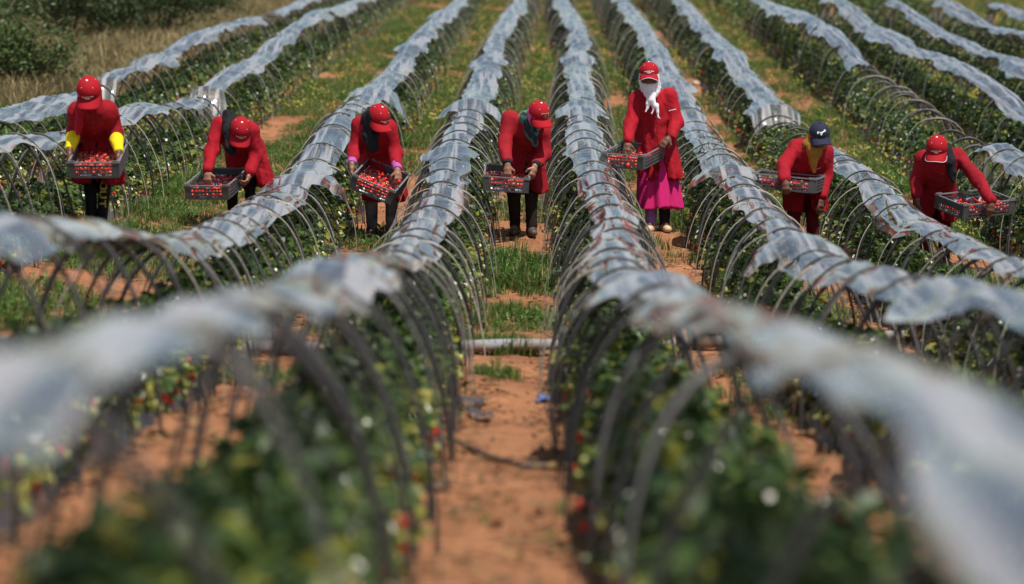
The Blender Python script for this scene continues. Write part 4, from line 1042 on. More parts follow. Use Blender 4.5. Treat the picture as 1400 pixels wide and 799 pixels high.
    # --- shoes
    for a_, d_, sm in ((anL, ftdir[0], shoes), (anR, ftdir[1], shoes)):
        heel = v3((a_[0], a_[1], .035)) - d_ * .045; toe = v3((a_[0], a_[1], .030)) + d_ * .155; sidef = np.cross(d_, v3((0, 0, 1)))
        fs = lambda P, a_=a_, heel=heel, toe=toe, sidef=sidef: np.maximum(smin(cap_(P, heel, toe, .042, .034, sidef, 1.12), cap_(P, heel + v3((0, 0, .02)), v3(a_) * [1, 1, 0] + v3((0, 0, .085)), .044, .046), .03), -P[:, 2] + .002)
        sdf_obj('shoe', fs, v3((a_[0], a_[1], 0)) - [.24, .24, .02], v3((a_[0], a_[1], 0)) + [.24, .24, .16], .009, M[sm], root)
    env = dict(j=j, f=f, u=u, sd=sd, hc=hc, root=root, fcoat=fcoat, ftrous=ftrous, onto=onto, lo=lo, hi=hi, J=J, nek=nek, che=che, pel=pel, spine=spine, side=side, loc=np.array([ox, oy, oz]), s=s, bx=bx, by=by, waist=waist)
    # --- cuffs
    if sleeve:
        for nm, w_, el_ in (('L', wrL, elL), ('R', wrR, elR)):
            if sleeve[1] and nm in sleeve[1]:
                dd = unit(el_ - w_); L_ = sleeve[2]
                fc = lambda P, w_=w_, dd=dd, L_=L_: np.maximum(cap_(P, w_ - dd * .004, w_ + dd * L_, sleeve[3], sleeve[3] + .14 * L_ ) - .003 * vnoise(P[:, 0] * 30, P[:, 1] * 30, P[:, 2] * 40), -((P - w_) @ dd) - .004)
                c_ = (w_ + w_ + dd * L_) / 2; e_ = np.abs(dd) * L_ / 2 + .1
                sdf_obj('sleeve_cuff', fc, c_ - e_, c_ + e_, .008, M[sleeve[0]], root)
    # --- head scarf
    if hood:
        hm, eye_slit, prims, grow = hood
        hp_ = [EL(hc - f * .012 - u * .004, ax, (.090 + grow, .100 + grow, .122 + grow)), C(hc - u * .07 - f * .02, nek, .085 + grow, .092 + grow)] + prims(env)
        def fh(P):
            d = union(P, hp_, .03)
            q = P - hc
            a, b, c = q @ sd, q @ f, q @ u
            rid = 1 - 2 * np.abs(vnoise(a * 22 + c * 10, b * 20, c * 14 - a * 12, seed=ord(key[-1]) + 70))
            d = d - .006 * rid - .003 * vnoise(a * 50, b * 50, c * 30, seed=3)
            if eye_slit == 'slit': hole = np.maximum(np.maximum(np.abs(c + .030) - .030, np.abs(a) - .075), .02 - b)
            elif eye_slit == 'open': hole = np.maximum(np.maximum(np.abs(a) / .062, np.abs(c + .02) / .085) * .07 - .07, .03 - b)
            else: hole = np.full(len(P), 1.0)
            return np.maximum(d, -hole)
        sdf_obj('scarf', fh, hc - [.30, .30, .55], hc + [.30, .26, .17], .0085, M[hm], root)
    if cap: cap_mesh(hc, f, u, sd, M[cap[0]], root, cap[1], cap[2], sc=cap[3] if len(cap) > 3 else 1.04)
    if skirt:
        a, b, ra, rb, zc, ms = skirt
        def fsk(P):
            ang = np.arctan2(P[:, 0] - b[0], -(P[:, 1] - b[1])); dn = np.clip((a[2] - P[:, 2]) / (a[2] - b[2]), 0, 1)
            d = cap_(P, a, b, ra, rb, (1, 0, 0), 1.18) - dn * (.022 * np.sin(ang * 5 + .6 * np.sin(ang * 2 + P[:, 2] * 2)) + .010 * np.sin(ang * 11 + 2))
            return np.maximum(d, zc + .015 * np.sin(ang * 3) - P[:, 2])
        sdf_obj('skirt', fsk, [lo[0], lo[1], .08], [hi[0], hi[1], a[2] + .25], .0105, M[ms], root, .06)
    # front placket and collar
    zt = che[2] + .03; line = []
    for t in np.linspace(0, 1, 24):
        zz = zt + (hemz + .06 - zt) * t; xx = che[0] + (pel[0] - che[0]) * min(t * 1.2, 1) + .022
        q = onto(fcoat, xx, zz, push=.0005); line.append(q)
    mb = MB()
    seg = [line[0]]
    for a_, b_ in zip(line[:-1], line[1:]):
        if abs(b_[1] - a_[1]) < .06: seg.append(b_)
        else: break
    if len(seg) > 3: mb.tube(seg, .0035, 5); obj('placket', mb.mesh('placket', True), M['button'], root)
    for sg in (-1, 1):
        mb = MB(); V = []
        for (a_, b_) in ((.015, .045), (.075, .075), (.095, .030), (.045, -.015)):
            V.append(onto(fcoat, nek[0] + sg * a_, nek[2] - .05 + b_, push=.010))
        if max(v[1] for v in V) - min(v[1] for v in V) < .12:
            mb.add(V + [v + v3((0, .008, 0)) for v in V], [(0, 1, 2, 3), (0, 3, 7, 4), (3, 2, 6, 7), (2, 1, 5, 6)]); obj('collar', mb.mesh('collar'), M[coat_m], root)
    # buttons down the front
    mb = MB()
    for t in (.25, .5, .75):
        pz = che[2] + (pel[2] - che[2]) * t; pxx = che[0] + (pel[0] - che[0]) * t + .012
        q = onto(fcoat, pxx, pz, push=.002)
        mb.add([q + v3((.009 * math.cos(k * .785), 0, .009 * math.sin(k * .785))) for k in range(8)] + [q + v3((0, -.004, 0))], [((k + 1) % 8, k, 8) for k in range(8)])
        obj('button', mb.mesh('button'), M['button'], root); mb = MB()
    PEOPLE[key] = env
    if extra: extra(env)
    return env
def chest_mark(e, px_, py_, w_=.07, h_=.022):
    """small white embroidery on the coat"""
    c = e['J']((px_, py_, 0)); mb = MB(); rnd = random.Random(3)
    for i in range(5):
        x0 = c[0] - w_ / 2 + i * w_ / 5; q = []
        z0 = c[2] + (i - 2) * .003 + rnd.uniform(-.003, .003)
        for (a, b) in ((x0, z0), (x0 + w_ / 6.5, z0 + .002), (x0 + w_ / 6.5, z0 + h_ * .4), (x0, z0 + h_ * .35)): q.append(e['onto'](e['fcoat'], a, b))
        mb.add(q, [(0, 1, 2, 3)])
    obj('embroidered_mark', mb.mesh('embroidered_mark'), M['nail'], e['root'])
NO = lambda e: []

# ---- the seven pickers, left to right
def leg_text(e):
    """yellow capitals running down the legging"""
    strokes = {'K': [((0, 0), (0, 1)), ((0, .45), (.62, 1)), ((.2, .55), (.62, 0))], 'O': [((0, .15), (0, .85)), ((0, .85), (.15, 1)), ((.15, 1), (.5, 1)), ((.5, 1), (.65, .85)), ((.65, .85), (.65, .15)), ((.65, .15), (.5, 0)), ((.5, 0), (.15, 0)), ((.15, 0), (0, .15))],
               'U': [((0, 1), (0, .15)), ((0, .15), (.15, 0)), ((.15, 0), (.5, 0)), ((.5, 0), (.65, .15)), ((.65, .15), (.65, 1))], 'T': [((.32, 0), (.32, 1)), ((0, 1), (.65, 1))]}
    for ch, zt, xo in (('K', 241.5, 144.4), ('O', 250.2, 144.0), ('U', 262.0, 143.0), ('T', 274.5, 141.8)):
        mb = MB(); H = 7.8 / e['s']; Wd = 12.4 / e['s']
        base = e['J']((xo, zt, 0))
        for (a, b) in strokes[ch]:
            a = np.array(a); b = np.array(b); d = unit(b - a); n_ = np.array([-d[1], d[0]]) * .115; a2 = a - d * .09; b2 = b + d * .09; k = 4
            V = []
            for i in range(k + 1):
                m = a2 + (b2 - a2) * i / k
                for q in (m - n_, m + n_):     # letters turned to read downwards
                    V.append(e['onto'](e['ftrous'], base[0] + (q[1] - .5) * H, base[2] - q[0] * Wd - .004, push=.0025))
            mb.add(V, [(2 * i, 2 * i + 1, 2 * i + 3, 2 * i + 2) for i in range(k)])
        obj('printed_letter', mb.mesh('printed_letter'), M['yellow_print'], e['root'])
def drape(*pts):
    """cloth hanging through the given points (photo x, photo y, away, radius)"""
    def g(e):
        q = [e['J'](p[:3]) for p in pts]; return [C(q[i], q[i + 1], pts[i][3], pts[i + 1][3]) for i in range(len(pts) - 1)]
    return g
DOWN = (0, 0, -1)
G1 = dict(L=dict(d=(0, -.35, -1), n=(1, .2, 0), t=-1, curl=.75), R=dict(d=(0, -.35, -1), n=(-1, .2, 0), t=1, curl=.75))
person('p1', 'person in red coat, red cap and yellow sleeve cuffs holding a crate, farthest left', 134, 330,
    dict(head=(135, 127, -.46), neck=(135, 146, -.34), chest=(135, 160, -.22), pelvis=(135, 190, .14), shL=(113, 152, -.28), shR=(158, 152, -.28), elL=(109, 179, -.20), elR=(163, 180, -.20), wrL=(107, 204, -.42), wrR=(173, 207, -.42),
         knL=(125, 258, -.02), knR=(144, 258, -.02), anL=(125, 318, .05), anR=(138, 319, .03)), (0, 48, 0), ((-.15, -1, 0), (.1, -1, 0)),
    ((0.01, -.02, (330 - 250) / 162), .175, .5, True), 'coat2', 'legging', hood=('red_scarf', 'open', drape((128, 130, -.30, .06), (121, 150, -.34, .045), (118, 172, -.36, .03), (117, 182, -.36, .02)), .004), cap=('red_cap', None, 'text', 1.08),
    skin='skin_d', hands=G1, sleeve=('yellow', 'LR', .17, .036), extra=leg_text, s=162, send=.22)
person('p2', 'person in red coat and black scarf bending over a crate, second from the left', 332, 312,
    dict(head=(335, 178, -.42), neck=(325, 172, -.28), chest=(327, 183, -.16), pelvis=(337, 212, .16), shL=(304, 170, -.26), shR=(347, 180, -.22), elL=(296, 206, -.34), elR=(352, 215, -.16), wrL=(292, 231, -.50), wrR=(346, 236, -.28),
         knL=(318, 262, .02), knR=(340, 258, .08), anL=(316, 302, .10), anR=(342, 302, .14)), (6, 58, -8), ((-.1, -1, 0), (.1, -1, 0)),
    ((.09, .14, (312 - 255) / S0), .165, .3, True), 'coat3', 'legging', hood=('black', 'open', drape((318, 158, -.28, .06), (320, 180, -.38, .06), (322, 200, -.42, .05), (324, 207, -.42, .035)), .008), cap=('red_cap', None, 'text', 1.05),
    skin='skin', hands=dict(L=dict(d=(0, -.25, -1), n=(.2, 1, 0), t=1, curl=.65), R=dict(d=(-.3, -.5, -1), n=(-1, 0, 0), t=1, curl=.8)))
person('p3', 'person in red coat and black scarf tipping a crate, third from the left', 520, 330,
    dict(head=(519, 166, -.36), neck=(511, 170, -.28), chest=(513, 185, -.16), pelvis=(519, 222, .15), shL=(493, 174, -.22), shR=(535, 180, -.20), elL=(488, 206, -.22), elR=(542, 212, -.20), wrL=(485, 226, -.42), wrR=(546, 234, -.42),
         knL=(508, 276, .02), knR=(535, 276, .02), anL=(508, 320, .06), anR=(535, 321, .05)), (42, 40, 4), ((-.1, -1, 0), (.15, -1, 0)),
    ((.05, .08, (330 - 278) / S0), .172, .5, True), 'coat', 'jeans', hood=('black', 'open', drape((507, 168, -.26, .06), (509, 188, -.32, .07), (512, 204, -.34, .055)), .012), cap=('red_cap', None, 'text', 1.06),
    skin='skin', hands=dict(L=dict(d=(0, -.2, -1), n=(1, 0, 0), t=-1, curl=.7), R=dict(d=(.1, -.4, -1), n=(-.4, 1, 0), t=-1, curl=.75)), sleeve=('lilac', 'LR', .075, .040), send=.78)
person('p4', 'person in red coat with pink hood under the red cap, standing in the central path', 715, 323,
    dict(head=(735, 158, -.36), neck=(724, 166, -.28), chest=(716, 180, -.16), pelvis=(714, 214, .15), shL=(696, 163, -.26), shR=(743, 181, -.18), elL=(690, 196, -.34), elR=(743, 211, -.18), wrL=(694, 223, -.52), wrR=(731, 226, -.42),
         knL=(703, 266, .02), knR=(726, 266, .0), anL=(704, 312, .10), anR=(727, 314, .02)), (34, 36, 6), ((-.1, -1, 0), (.1, -1, 0)),
    ((.03, .06, (323 - 263) / S0), .165, .6, True), 'coat4', 'brown', hood=('pink_hood', 'open', lambda e: [], .006), cap=('red_cap', None, 'frame', 1.06),
    skin='skin', hands=dict(L=dict(d=(0, -.2, -1), n=(.1, 1, 0), t=1, curl=.75), R=dict(d=(-.3, -.4, -1), n=(-.6, .6, 0), t=-1, curl=.7)), sleeve=('black', 'LR', .06, .042), send=.85,
    extra=lambda e: sdf_obj('neck_scarf', lambda P: union(P, [C(e['nek'] + v3((-.02, -.03, .02)), e['J']((727, 182, -.33)), .085, .06), C(e['J']((727, 182, -.33)), e['J']((731, 196, -.32)), .05, .03)], .03) - .006 * vnoise(P[:, 0] * 25, P[:, 1] * 25, P[:, 2] * 25), e['nek'] - [.22, .28, .32], e['nek'] + [.22, .2, .16], .0095, M['teal'], e['root']))
def p5x(e):
    chest_mark(e, 918, 152)
    r = random.Random(4); pr = []
    for q in (((889, 128, .030), (889, 138, .036), (893, 146, .026)), ((884, 133, .016), (883, 143, .012), (882, 149, .006), (881, 153, .006)), ((886, 142, .018), (884, 149, .008), (881, 154, .008)), ((892, 144, .016), (891, 152, .008), (889, 156, .010)),
              ((896, 144, .018), (897, 154, .013), (898, 161, .009), (901, 163, .007)), ((897, 104, .010), (900, 116, .009), (900, 121, .010), (897, 128, .012), (893, 134, .014))):
        for a, b in zip(q[:-1], q[1:]): pr.append(C(e['J']((a[0], a[1], -.205)), e['J']((b[0], b[1], -.205)), a[2] * .75, b[2] * .75, (1, 0, 0), 1.35))
    sdf_obj('scarf_tails', lambda P: union(P, pr, .008) - .003 * vnoise(P[:, 0] * 40, P[:, 1] * 40, P[:, 2] * 25), e['J']((866, 172, -.36)), e['J']((912, 98, -.06)), .006, M['white_cloth'], e['root'])
    for a_, m_, nm in ((e['j']['anL'], 'purple', 'sock'), (e['j']['anR'], 'dark_sock', 'sock')):
        sdf_obj(nm, lambda P, a_=a_: cap_(P, a_ - v3((0, 0, .005)), a_ + v3((0, .02, .26)), .050, .062) - .004 * vnoise(P[:, 0] * 20, P[:, 1] * 20, P[:, 2] * 60), a_ - [.12, .12, .06], a_ + [.12, .14, .36], .009, M[m_], e['root'])
    w_ = e['j']['wrR']; mb = MB(); d = unit(e['j']['elR'] - w_); a = unit(np.cross(d, v3((0, 0, 1)))); b = np.cross(d, a)
    pts = [w_ + d * .005 + (a * math.cos(t) + b * math.sin(t)) * .036 for t in np.linspace(0, 2 * math.pi, 17)]; mb.tube(pts, .007, 6); obj('bracelet', mb.mesh('bracelet', True), M['black'], e['root'])
person('p5', 'person standing upright in red coat, pink skirt and white face scarf', 897, 318,
    dict(head=(886, 105, -.12), neck=(889, 128, -.05), chest=(891, 148, -.02), pelvis=(897, 200, .04), shL=(869, 137, -.04), shR=(915, 133, -.04), elL=(861, 170, -.16), elR=(924, 168, -.08), wrL=(856, 193, -.36), wrR=(914, 187, -.28),
         knL=(889, 258, .0), knR=(908, 258, .03), anL=(890, 308, -.02), anR=(909, 307, .05)), (-4, 9, 0), ((-.25, -1, 0), (.15, -1, 0)),
    ((.06, .03, (318 - 241) / S0), .172, -.4, True), 'coat3', None, hood=('white_cloth', 'slit', drape((886, 120, -.16, .066), (888, 130, -.14, .060)), .004), cap=('red_cap', M['nail'], 'text', 1.0),
    skin='skin_d', hands=dict(L=dict(d=(-.15, -.45, -1), n=(.2, 1, -.2), t=1, curl=.5), R=dict(d=(-.75, -.35, -.7), n=(-.3, .6, -.8), t=1, curl=.45)), shoes='beige', s=142,
    skirt=(v3((.0, .04, .78)), v3((.02, .03, .22)), .15, .185, (318 - 284) / S0, 'pink'), extra=p5x)
person('p6', 'person in red coat, navy cap and mustard face scarf holding a crate', 1098, 342,
    dict(head=(1114, 186, -.30), neck=(1106, 199, -.26), chest=(1104, 214, -.16), pelvis=(1097, 248, .12), shL=(1084, 201, -.20), shR=(1126, 207, -.16), elL=(1066, 226, -.34), elR=(1127, 240, -.10), wrL=(1064, 243, -.60), wrR=(1119, 268, -.24),
         knL=(1086, 292, .0), knR=(1110, 292, .0), anL=(1084, 332, .06), anR=(1112, 332, .04)), (10, 26, 4), ((-.1, -1, 0), (.1, -1, 0)),
    ((.02, .03, (342 - 288) / S0), .165, .2, True), 'coat', 'maroon', hood=('mustard', 'slit', drape((1106, 190, -.26, .05), (1108, 208, -.32, .06), (1106, 222, -.34, .03), (1107, 234, -.34, .014)), .006), cap=('navy', None, 'patch', 1.02),
    skin='skin_d', hands=dict(L=dict(d=(.1, -.25, -1), n=(.15, 1, 0), t=1, curl=.75), R=dict(d=(-.1, -.25, -1), n=(-.5, .7, 0), t=1, curl=.40)), extra=lambda e: chest_mark(e, 1114, 231, .05, .016))
def p7x(e):
    chest_mark(e, 1297, 243, .07, .016)
    w_ = e['j']['wrL']; mb = MB(); d = unit(e['j']['elL'] - w_); a = unit(np.cross(d, v3((0, 1, 0)))); b = np.cross(d, a)
    mb.tube([w_ + d * .004 + (a * math.cos(t) + b * math.sin(t)) * .036 for t in np.linspace(0, 2 * math.pi, 17)], .007, 6); obj('watch', mb.mesh('watch', True), M['metal'], e['root'])
person('p7', 'person in red coat and black scarf reaching over a crate, farthest right', 1278, 366,
    dict(head=(1272, 204, -.34), neck=(1279, 214, -.28), chest=(1279, 228, -.17), pelvis=(1277, 264, .13), shL=(1255, 217, -.20), shR=(1303, 213, -.20), elL=(1250, 246, -.14), elR=(1326, 244, -.38), wrL=(1247, 266, -.26), wrR=(1338, 271, -.68),
         knL=(1266, 314, .0), knR=(1290, 314, .0), anL=(1262, 356, .05), anR=(1292, 356, .05)), (-14, 36, -4), ((-.1, -1, 0), (.1, -1, 0)),
    ((.0, .05, (366 - 302) / S0), .17, .3, True), 'coat2', 'maroon', hood=('black', 'open', drape((1286, 206, -.26, .055), (1289, 220, -.30, .055), (1294, 236, -.30, .035), (1295, 246, -.30, .02)), .006), cap=('red_cap', M['nail'], 'text', 1.05),
    skin='skin_d', hands=dict(L=dict(d=(.05, -.15, -1), n=(.8, .3, 0), t=-1, curl=.35), R=dict(d=(-.1, -.15, -1), n=(-.1, 1, 0), t=-1, curl=.75)), extra=p7x)

# ------------------------------------------------------------------ crates of strawberries
CW, CD, CH = .42, .60, .135
def crate(label, e, px_, py_, away, yaw, tilt, roll=0.0, fill=8, tiltx=0.0):
    """px_, py_ = middle of the front rim; yaw about the vertical, tilt = front lowered, roll = right side lowered"""
    fr = e['J']((px_, py_, away)) + e['loc']
    Rm = Matrix.Rotation(R(yaw), 3, 'Z') @ Matrix.Rotation(R(roll), 3, 'Y') @ Matrix.Rotation(R(tilt), 3, 'X')
    off = Rm @ Vector((0, -CD / 2, CH)); loc = Vector(fr) - off
    root = empty('crate', loc); root.rotation_euler = Rm.to_euler(); tag(root, label, 'crate', 'grey crates of strawberries')
    def panel(nm, L_, c, axis, solid):
        mb = MB()
        def bx_(u, z, du, dz, th=.008, mi=0):
            if axis == 'x': mb.box((c[0] + u, c[1], z), (du, th, dz), mi)
            else: mb.box((c[0], c[1] + u, z), (th, du, dz), mi)
        h = L_ / 2
        for sg in (-1, 1): bx_(sg * (h - .0275), CH / 2 + .004, .055, CH - .002, .0075)
        bx_(0, .008, L_ - .112, .014)
        if solid:
            bx_(0, .100, L_ - .112, .058, .007)
            for i in range(9): bx_(-h + .075 + i * (L_ - .15) / 8, .054, .010, .034, .006)
            bx_(0, .034, L_ - .112, .008, .0065)
        else:
            for z in (.040, .070, .100): bx_(0, z, L_ - .112, .012, .0068)
            nb = int(L_ / .042)
            for i in range(nb + 1):
                uu = -h + .06 + i * (L_ - .12) / nb; bx_(uu, .054, .007, .088, .0055)
        bx_(0, CH - .004, L_ + .012, .010, .016, 1)
        for sg in (-1, 1): bx_(sg * (h - .03), CH + .006, .058, .012, .010, 1)
        obj(nm, mb.mesh(nm), [M['crate'], M['crate_rim']], root)
    panel('front_panel', CW, (0, -CD / 2 + .004, 0), 'x', False)
    panel('back_panel', CW, (0, CD / 2 - .004, 0), 'x', True)
    panel('side_panel', CD - .017, (-CW / 2 + .004, 0, 0), 'y', False); panel('side_panel', CD - .017, (CW / 2 - .004, 0, 0), 'y', False)
    mb = MB()
    for i in range(7): mb.box((-CW / 2 + .045 + i * (CW - .09) / 6, 0, .0), (.022, CD - .03, .008))
    for i in range(9): mb.box((0, -CD / 2 + .05 + i * (CD - .1) / 8, .005), (CW - .03, .018, .006))
    obj('floor', mb.mesh('floor'), M['crate'], root)
    # punnets
    n = 0
    for row in range(4):
        for cc in (-1, 1):
            if n >= fill: break
            p = Vector((cc * .094, -CD / 2 + .085 + row * .143, .011)); PUN.append((loc + Rm @ p, Rm, label, row, cc)); n += 1
    return root, loc, Rm
PUN = []
def punnet_meshes():
    out = []
    for i in range(4):
        rnd = random.Random(60 + i); mb = MB()
        for k in range(34):
            lay = k // 17; q = k % 17
            x = -.070 + (q % 5) * .035 + rnd.gauss(0, .007); y = -.048 + (q // 5) * .032 + rnd.gauss(0, .006); z = .022 + lay * .022 + rnd.uniform(0, .012)
            W = rnd.uniform(.026, .034); berry(mb, Vector((x, y, z)), Vector((rnd.gauss(0, 1), rnd.gauss(0, 1), rnd.gauss(-.1, .5))), W * 1.3, W, 5 if rnd.random() < .96 else 6, 7)
        me = mb.mesh('berries', True)
        for m in VEG: me.materials.append(m)
        out.append(me)
    mb = MB(); V = []; n = 20
    prof = [(.080, .056, .0), (.084, .060, .004), (.090, .066, .062), (.094, .070, .064), (.094, .070, .060)]
    for (a, b, z) in prof:
        for k in range(n):
            t = 2 * math.pi * k / n; cx_, sy_ = math.cos(t), math.sin(t); q = (abs(cx_) ** 5 + abs(sy_) ** 5) ** (-1 / 5); V.append((a * cx_ * q, b * sy_ * q, z))
    Fc = [(j * n + k, j * n + (k + 1) % n, (j + 1) * n + (k + 1) % n, (j + 1) * n + k) for j in range(len(prof) - 1) for k in range(n)] + [tuple(range(n - 1, -1, -1))]
    mb.add(V, Fc); tr = mb.mesh('tray', True); tr.materials.append(M['clear'])
    return out, tr
HOLD = {}
def put(key, *a, **k): HOLD[key] = crate(*a, **k)
put('p1', 'crate of strawberry punnets held by the yellow-cuffed picker', PEOPLE['p1'], 144, 220, -.66, 0, 15)
put('p2', 'crate of strawberries under the hand of the bending second picker', PEOPLE['p2'], 291, 251.5, -.60, -13, 14, fill=8)
put('p3', 'steeply tilted crate held by the picker in jeans', PEOPLE['p3'], 516, 252, -.66, -6, 15, 22)
put('p4', 'crate held by the picker standing in the central path', PEOPLE['p4'], 693, 240.5, -.64, 0, 9, 4.5)
put('p5', 'crate held at the waist by the picker in the pink skirt', PEOPLE['p5'], 847, 210, -.62, -22, 9, 4, fill=6)
def put_side(key, label, e, px_, py_, away, yaw, tilt, roll, fill=8):
    """long side to the viewer: px_, py_ = middle of that long rim"""
    fr = e['J']((px_, py_, away)) + e['loc']
    Rm = Matrix.Rotation(R(yaw), 3, 'Z') @ Matrix.Rotation(R(tilt), 3, 'X') @ Matrix.Rotation(R(roll), 3, 'Y') @ Matrix.Rotation(R(90), 3, 'Z')
    mid = Rm @ Vector((-CW / 2, 0, CH)); eu = Rm
    root, loc, _ = crate_raw(label, e, Vector(fr) - mid, eu, fill); HOLD[key] = (root, loc, eu)
def crate_raw(label, e, loc, Rm, fill):
    # same crate, given by its place and turn
    src = HOLD['p1'][0]; root = src.copy(); COL.objects.link(root); root.location = loc; root.rotation_euler = Rm.to_euler(); root['label'] = label
    for ch in src.children:
        c = ch.copy(); COL.objects.link(c); c.parent = root
    n = 0
    for row in range(4):
        for cc in (-1, 1):
            if n >= fill: break
            p = Vector((cc * .094, -CD / 2 + .085 + row * .143, .011)); PUN.append((loc + Rm @ p, Rm, label, row, cc)); n += 1
    return root, loc, Rm
put_side('p6', 'crate held level by the picker in the navy cap', PEOPLE['p6'], 1064, 239, -.54, -17, 2, 5)
put_side('p7', 'crate held out at the right by the picker farthest right', PEOPLE['p7'], 1338, 274, -.60, 30, 12, -4)
bm_, tr_ = punnet_meshes()
ORD = ['front', 'second', 'third', 'back']
for i, (p, Rm, lb, row, cc) in enumerate(PUN):
    root = empty('punnet', p); root.rotation_euler = Rm.to_euler()
    short = {'crate of strawberry punnets held by the yellow-cuffed picker': 'yellow-cuffed picker', 'crate of strawberries under the hand of the bending second picker': 'bending second picker', 'steeply tilted crate held by the picker in jeans': 'picker in jeans', 'crate held by the picker standing in the central path': 'central path picker',
             'crate held at the waist by the picker in the pink skirt': 'pink-skirted picker', 'crate held level by the picker in the navy cap': 'navy-capped picker', 'crate held out at the right by the picker farthest right': 'rightmost picker'}[lb]
    tag(root, 'punnet of ripe strawberries, %s %s place in the crate of the %s' % (ORD[row], 'left' if cc < 0 else 'right', short), 'punnet', 'punnets of strawberries in the crates')
    b = obj('berries', bm_[i % 4], None, root); tag(b, kind='stuff')
    obj('tray', tr_, None, root)
# ------------------------------------------------------------------ single strawberries in the hands
def lone_berry(label, e, px_, py_, away, W=.034, stalk=True):
    p = Vector(e['J']((px_, py_, away)) + e['loc']); root = empty('strawberry', p); tag(root, label, 'strawberry')
    mb = MB(); berry(mb, Vector((0, 0, 0)), Vector((.05, -.1, -1)), W * 1.35, W, 5, 9); me = mb.mesh('fruit', True)
    for m in VEG: me.materials.append(m)
    obj('fruit', me, None, root)
    if stalk:
        mb = MB(); mb.tube([(0, 0, 0), (-.006, .0, .03), (-.012, .01, .075), (-.02, .03, .11)], .003, 5); obj('stalk', mb.mesh('stalk', True), M['stalk'], root)
lone_berry('ripe strawberry dangling by its stalk from the hand of the pink-skirted picker', PEOPLE['p5'], 854, 221, -.68, .044)
lone_berry('ripe strawberry held in the hand of the picker in jeans', PEOPLE['p3'], 549, 247, -.56, .036, False)

# ------------------------------------------------------------------ things lying about
M['pipe'] = mat('grey_pipe', (0.27, 0.27, 0.28), .35, noise=(6, (0.20, 0.15, 0.12), .12))
M['hose'] = mat('black_hose', (0.02, 0.02, 0.022), .45, noise=(20, (0.09, 0.06, 0.045), .15))
M['blue'] = mat('blue_plastic', (0.10, 0.15, 0.36), .5, noise=(8, (0.16, 0.2, 0.4), .2))
M['stone'] = mat('pale_stone', (0.55, 0.42, 0.30), .9, noise=(14, (0.40, 0.27, 0.17), .25), bump=(25, .5))
M['white_plastic'] = mat('white_plastic', (0.75, 0.74, 0.7), .5)
# irrigation pipe running across the paths
pts = []
for t in np.linspace(0, 1, 60):
    x = -6.4 + 14 * t; y = 19.9 + x * (.55 if x > 0 else 1.05); pts.append((x, y, gz1(x, y) + .062))
mb = MB(); mb.tube(pts, .043, 12); base = pts[27]
o = obj('irrigation_pipe', mb.mesh('irrigation_pipe', True), M['pipe']); tag(o, 'grey irrigation pipe lying across the central path under the beds', 'pipe')
def hose(label, pix, r=.012, lift=.015):
    P = [gpt(*q) for q in pix]; P = [Vector((p[0], p[1], gz1(p[0], p[1]) + lift)) for p in P]
    Q = []
    for i in range(len(P) - 1):
        for k in range(5): Q.append(P[i].lerp(P[i + 1], k / 5))
    Q.append(P[-1]); mb = MB(); b = P[0]; mb.tube([q - b for q in Q], r, 7)
    o = obj('drip_hose', mb.mesh('drip_hose', True), M['hose'], None, b); tag(o, label, 'hose')
hose('black drip hose curving across the bare central path in the foreground', [(612, 602), (640, 616), (675, 632), (715, 641), (755, 642), (800, 630)], .014)
hose('black hose end lying beside the hoop feet left of the pipe', [(652, 412), (668, 424), (690, 438), (715, 442)], .012)
hose('black hose lying in the grass of the farther path beside the pink-skirted picker', [(822, 98), (832, 98), (845, 97), (862, 100)], .02)
def scrap(label, px_, py_, w_, d_, mt, seed, name='plastic_scrap', cat='scrap', h=.05):
    p = gpt(px_, py_); rnd = np.random.default_rng(seed); n = 9
    X, Y = np.meshgrid(np.linspace(-1, 1, n), np.linspace(-1, 1, n)); rr = .75 + .4 * vnoise(np.arctan2(Y, X) * 1.3 + seed, 0 * X, seed=seed)
    Z = h * np.abs(fbm(X * 1.6 + seed, Y * 1.6, seed=seed, oct=3)) + .012
    V = np.stack([X * w_ / 2 * rr, Y * d_ / 2 * rr, Z], -1); V[..., 2] += gz(V[..., 0] + p[0], V[..., 1] + p[1]) - p[2]
    idx = np.arange(n * n).reshape(n, n); Fc = np.stack([idx[:-1, :-1], idx[:-1, 1:], idx[1:, 1:], idx[1:, :-1]], -1).reshape(-1, 4)
    o = obj(name, mesh_np(name, V.reshape(-1, 3), Fc, True), mt, None, p)
    sm = o.modifiers.new('s', 'SOLIDIFY'); sm.thickness = .003; ss = o.modifiers.new('d', 'SUBSURF'); ss.levels = ss.render_levels = 1; tag(o, label, cat)
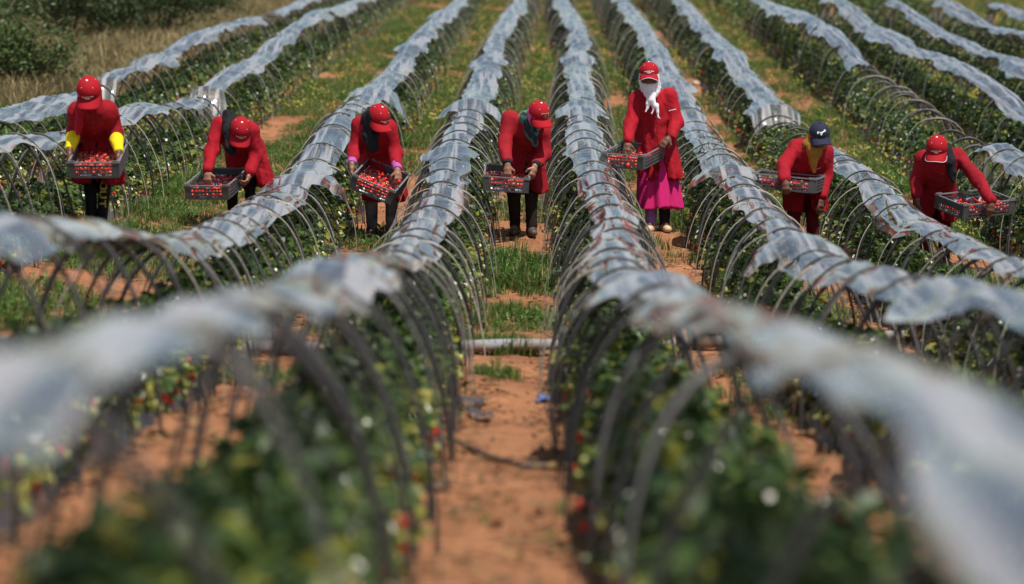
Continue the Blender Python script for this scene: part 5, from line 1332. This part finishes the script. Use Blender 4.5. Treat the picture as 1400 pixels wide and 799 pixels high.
scrap('blue plastic scrap at the right side of the bare path', 752, 548, .17, .5, M['blue'], 2)
scrap('torn black mulch film on the left of the bare path, nearest the curved hose', 645, 556, .22, .9, M['mulch'], 5, 'mulch_scrap', h=.07)
scrap('crumpled black mulch film at the left hoop feet above the curved hose', 655, 575, .16, .5, M['mulch'], 8, 'mulch_scrap', h=.08)
scrap('grey dusty mulch film lying at lower left of the bare path', 575, 668, .35, .8, M['mulch'], 11, 'mulch_scrap', h=.05)
scrap('black mulch film crumpled on the ground right of the yellow-cuffed picker', 180, 283, .26, .8, M['mulch'], 14, 'mulch_scrap', h=.08)
scrap('black mulch film bunched on soil in front of the yellow-cuffed picker', 172, 308, .2, .7, M['mulch'], 17, 'mulch_scrap', h=.08)
scrap('dark mulch film flap in the path behind the jeans-wearing picker', 592, 148, .22, 1.2, M['mulch'], 20, 'mulch_scrap', h=.08)
scrap('white plastic scrap in the path behind the jeans-wearing picker', 594, 160, .14, .5, M['white_plastic'], 23, h=.06)
def stone(label, px_, py_, r_, seed):
    p = gpt(px_, py_); rnd = random.Random(seed); bm = bmesh.new(); bmesh.ops.create_icosphere(bm, subdivisions=3, radius=r_)
    for v in bm.verts:
        n_ = float(fbm(np.array([v.co.x / r_ * 1.2 + seed]), np.array([v.co.y / r_ * 1.2]), np.array([v.co.z / r_ * 1.2]), seed=seed)[0]); v.co *= 1 + .35 * n_; v.co.z *= .65
    me = bpy.data.meshes.new('stone'); bm.to_mesh(me); bm.free(); me.shade_smooth()
    o = obj('stone', me, M['stone'], None, (p[0], p[1], p[2] + r_ * .35)); tag(o, label, 'stone', 'pale stones on the ground')
stone('pale stone in the path behind the central picker, left of the film sheet', 734, 126, .075, 1)
stone('pale stone in the path just right of the white-scarfed picker', 952, 117, .085, 2)
stone('small pale stone at right hoop feet of the bare foreground path', 801, 677, .035, 3)
stone('pale stone on the dry bank beyond the leftmost tunnel', 212, 40, .14, 4)
stone('brown stone on the bank below the green leafy shrub', 61, 95, .09, 5)
stone('pale stone in the grassy path left of the third tunnel', 541, 72, .09, 6)
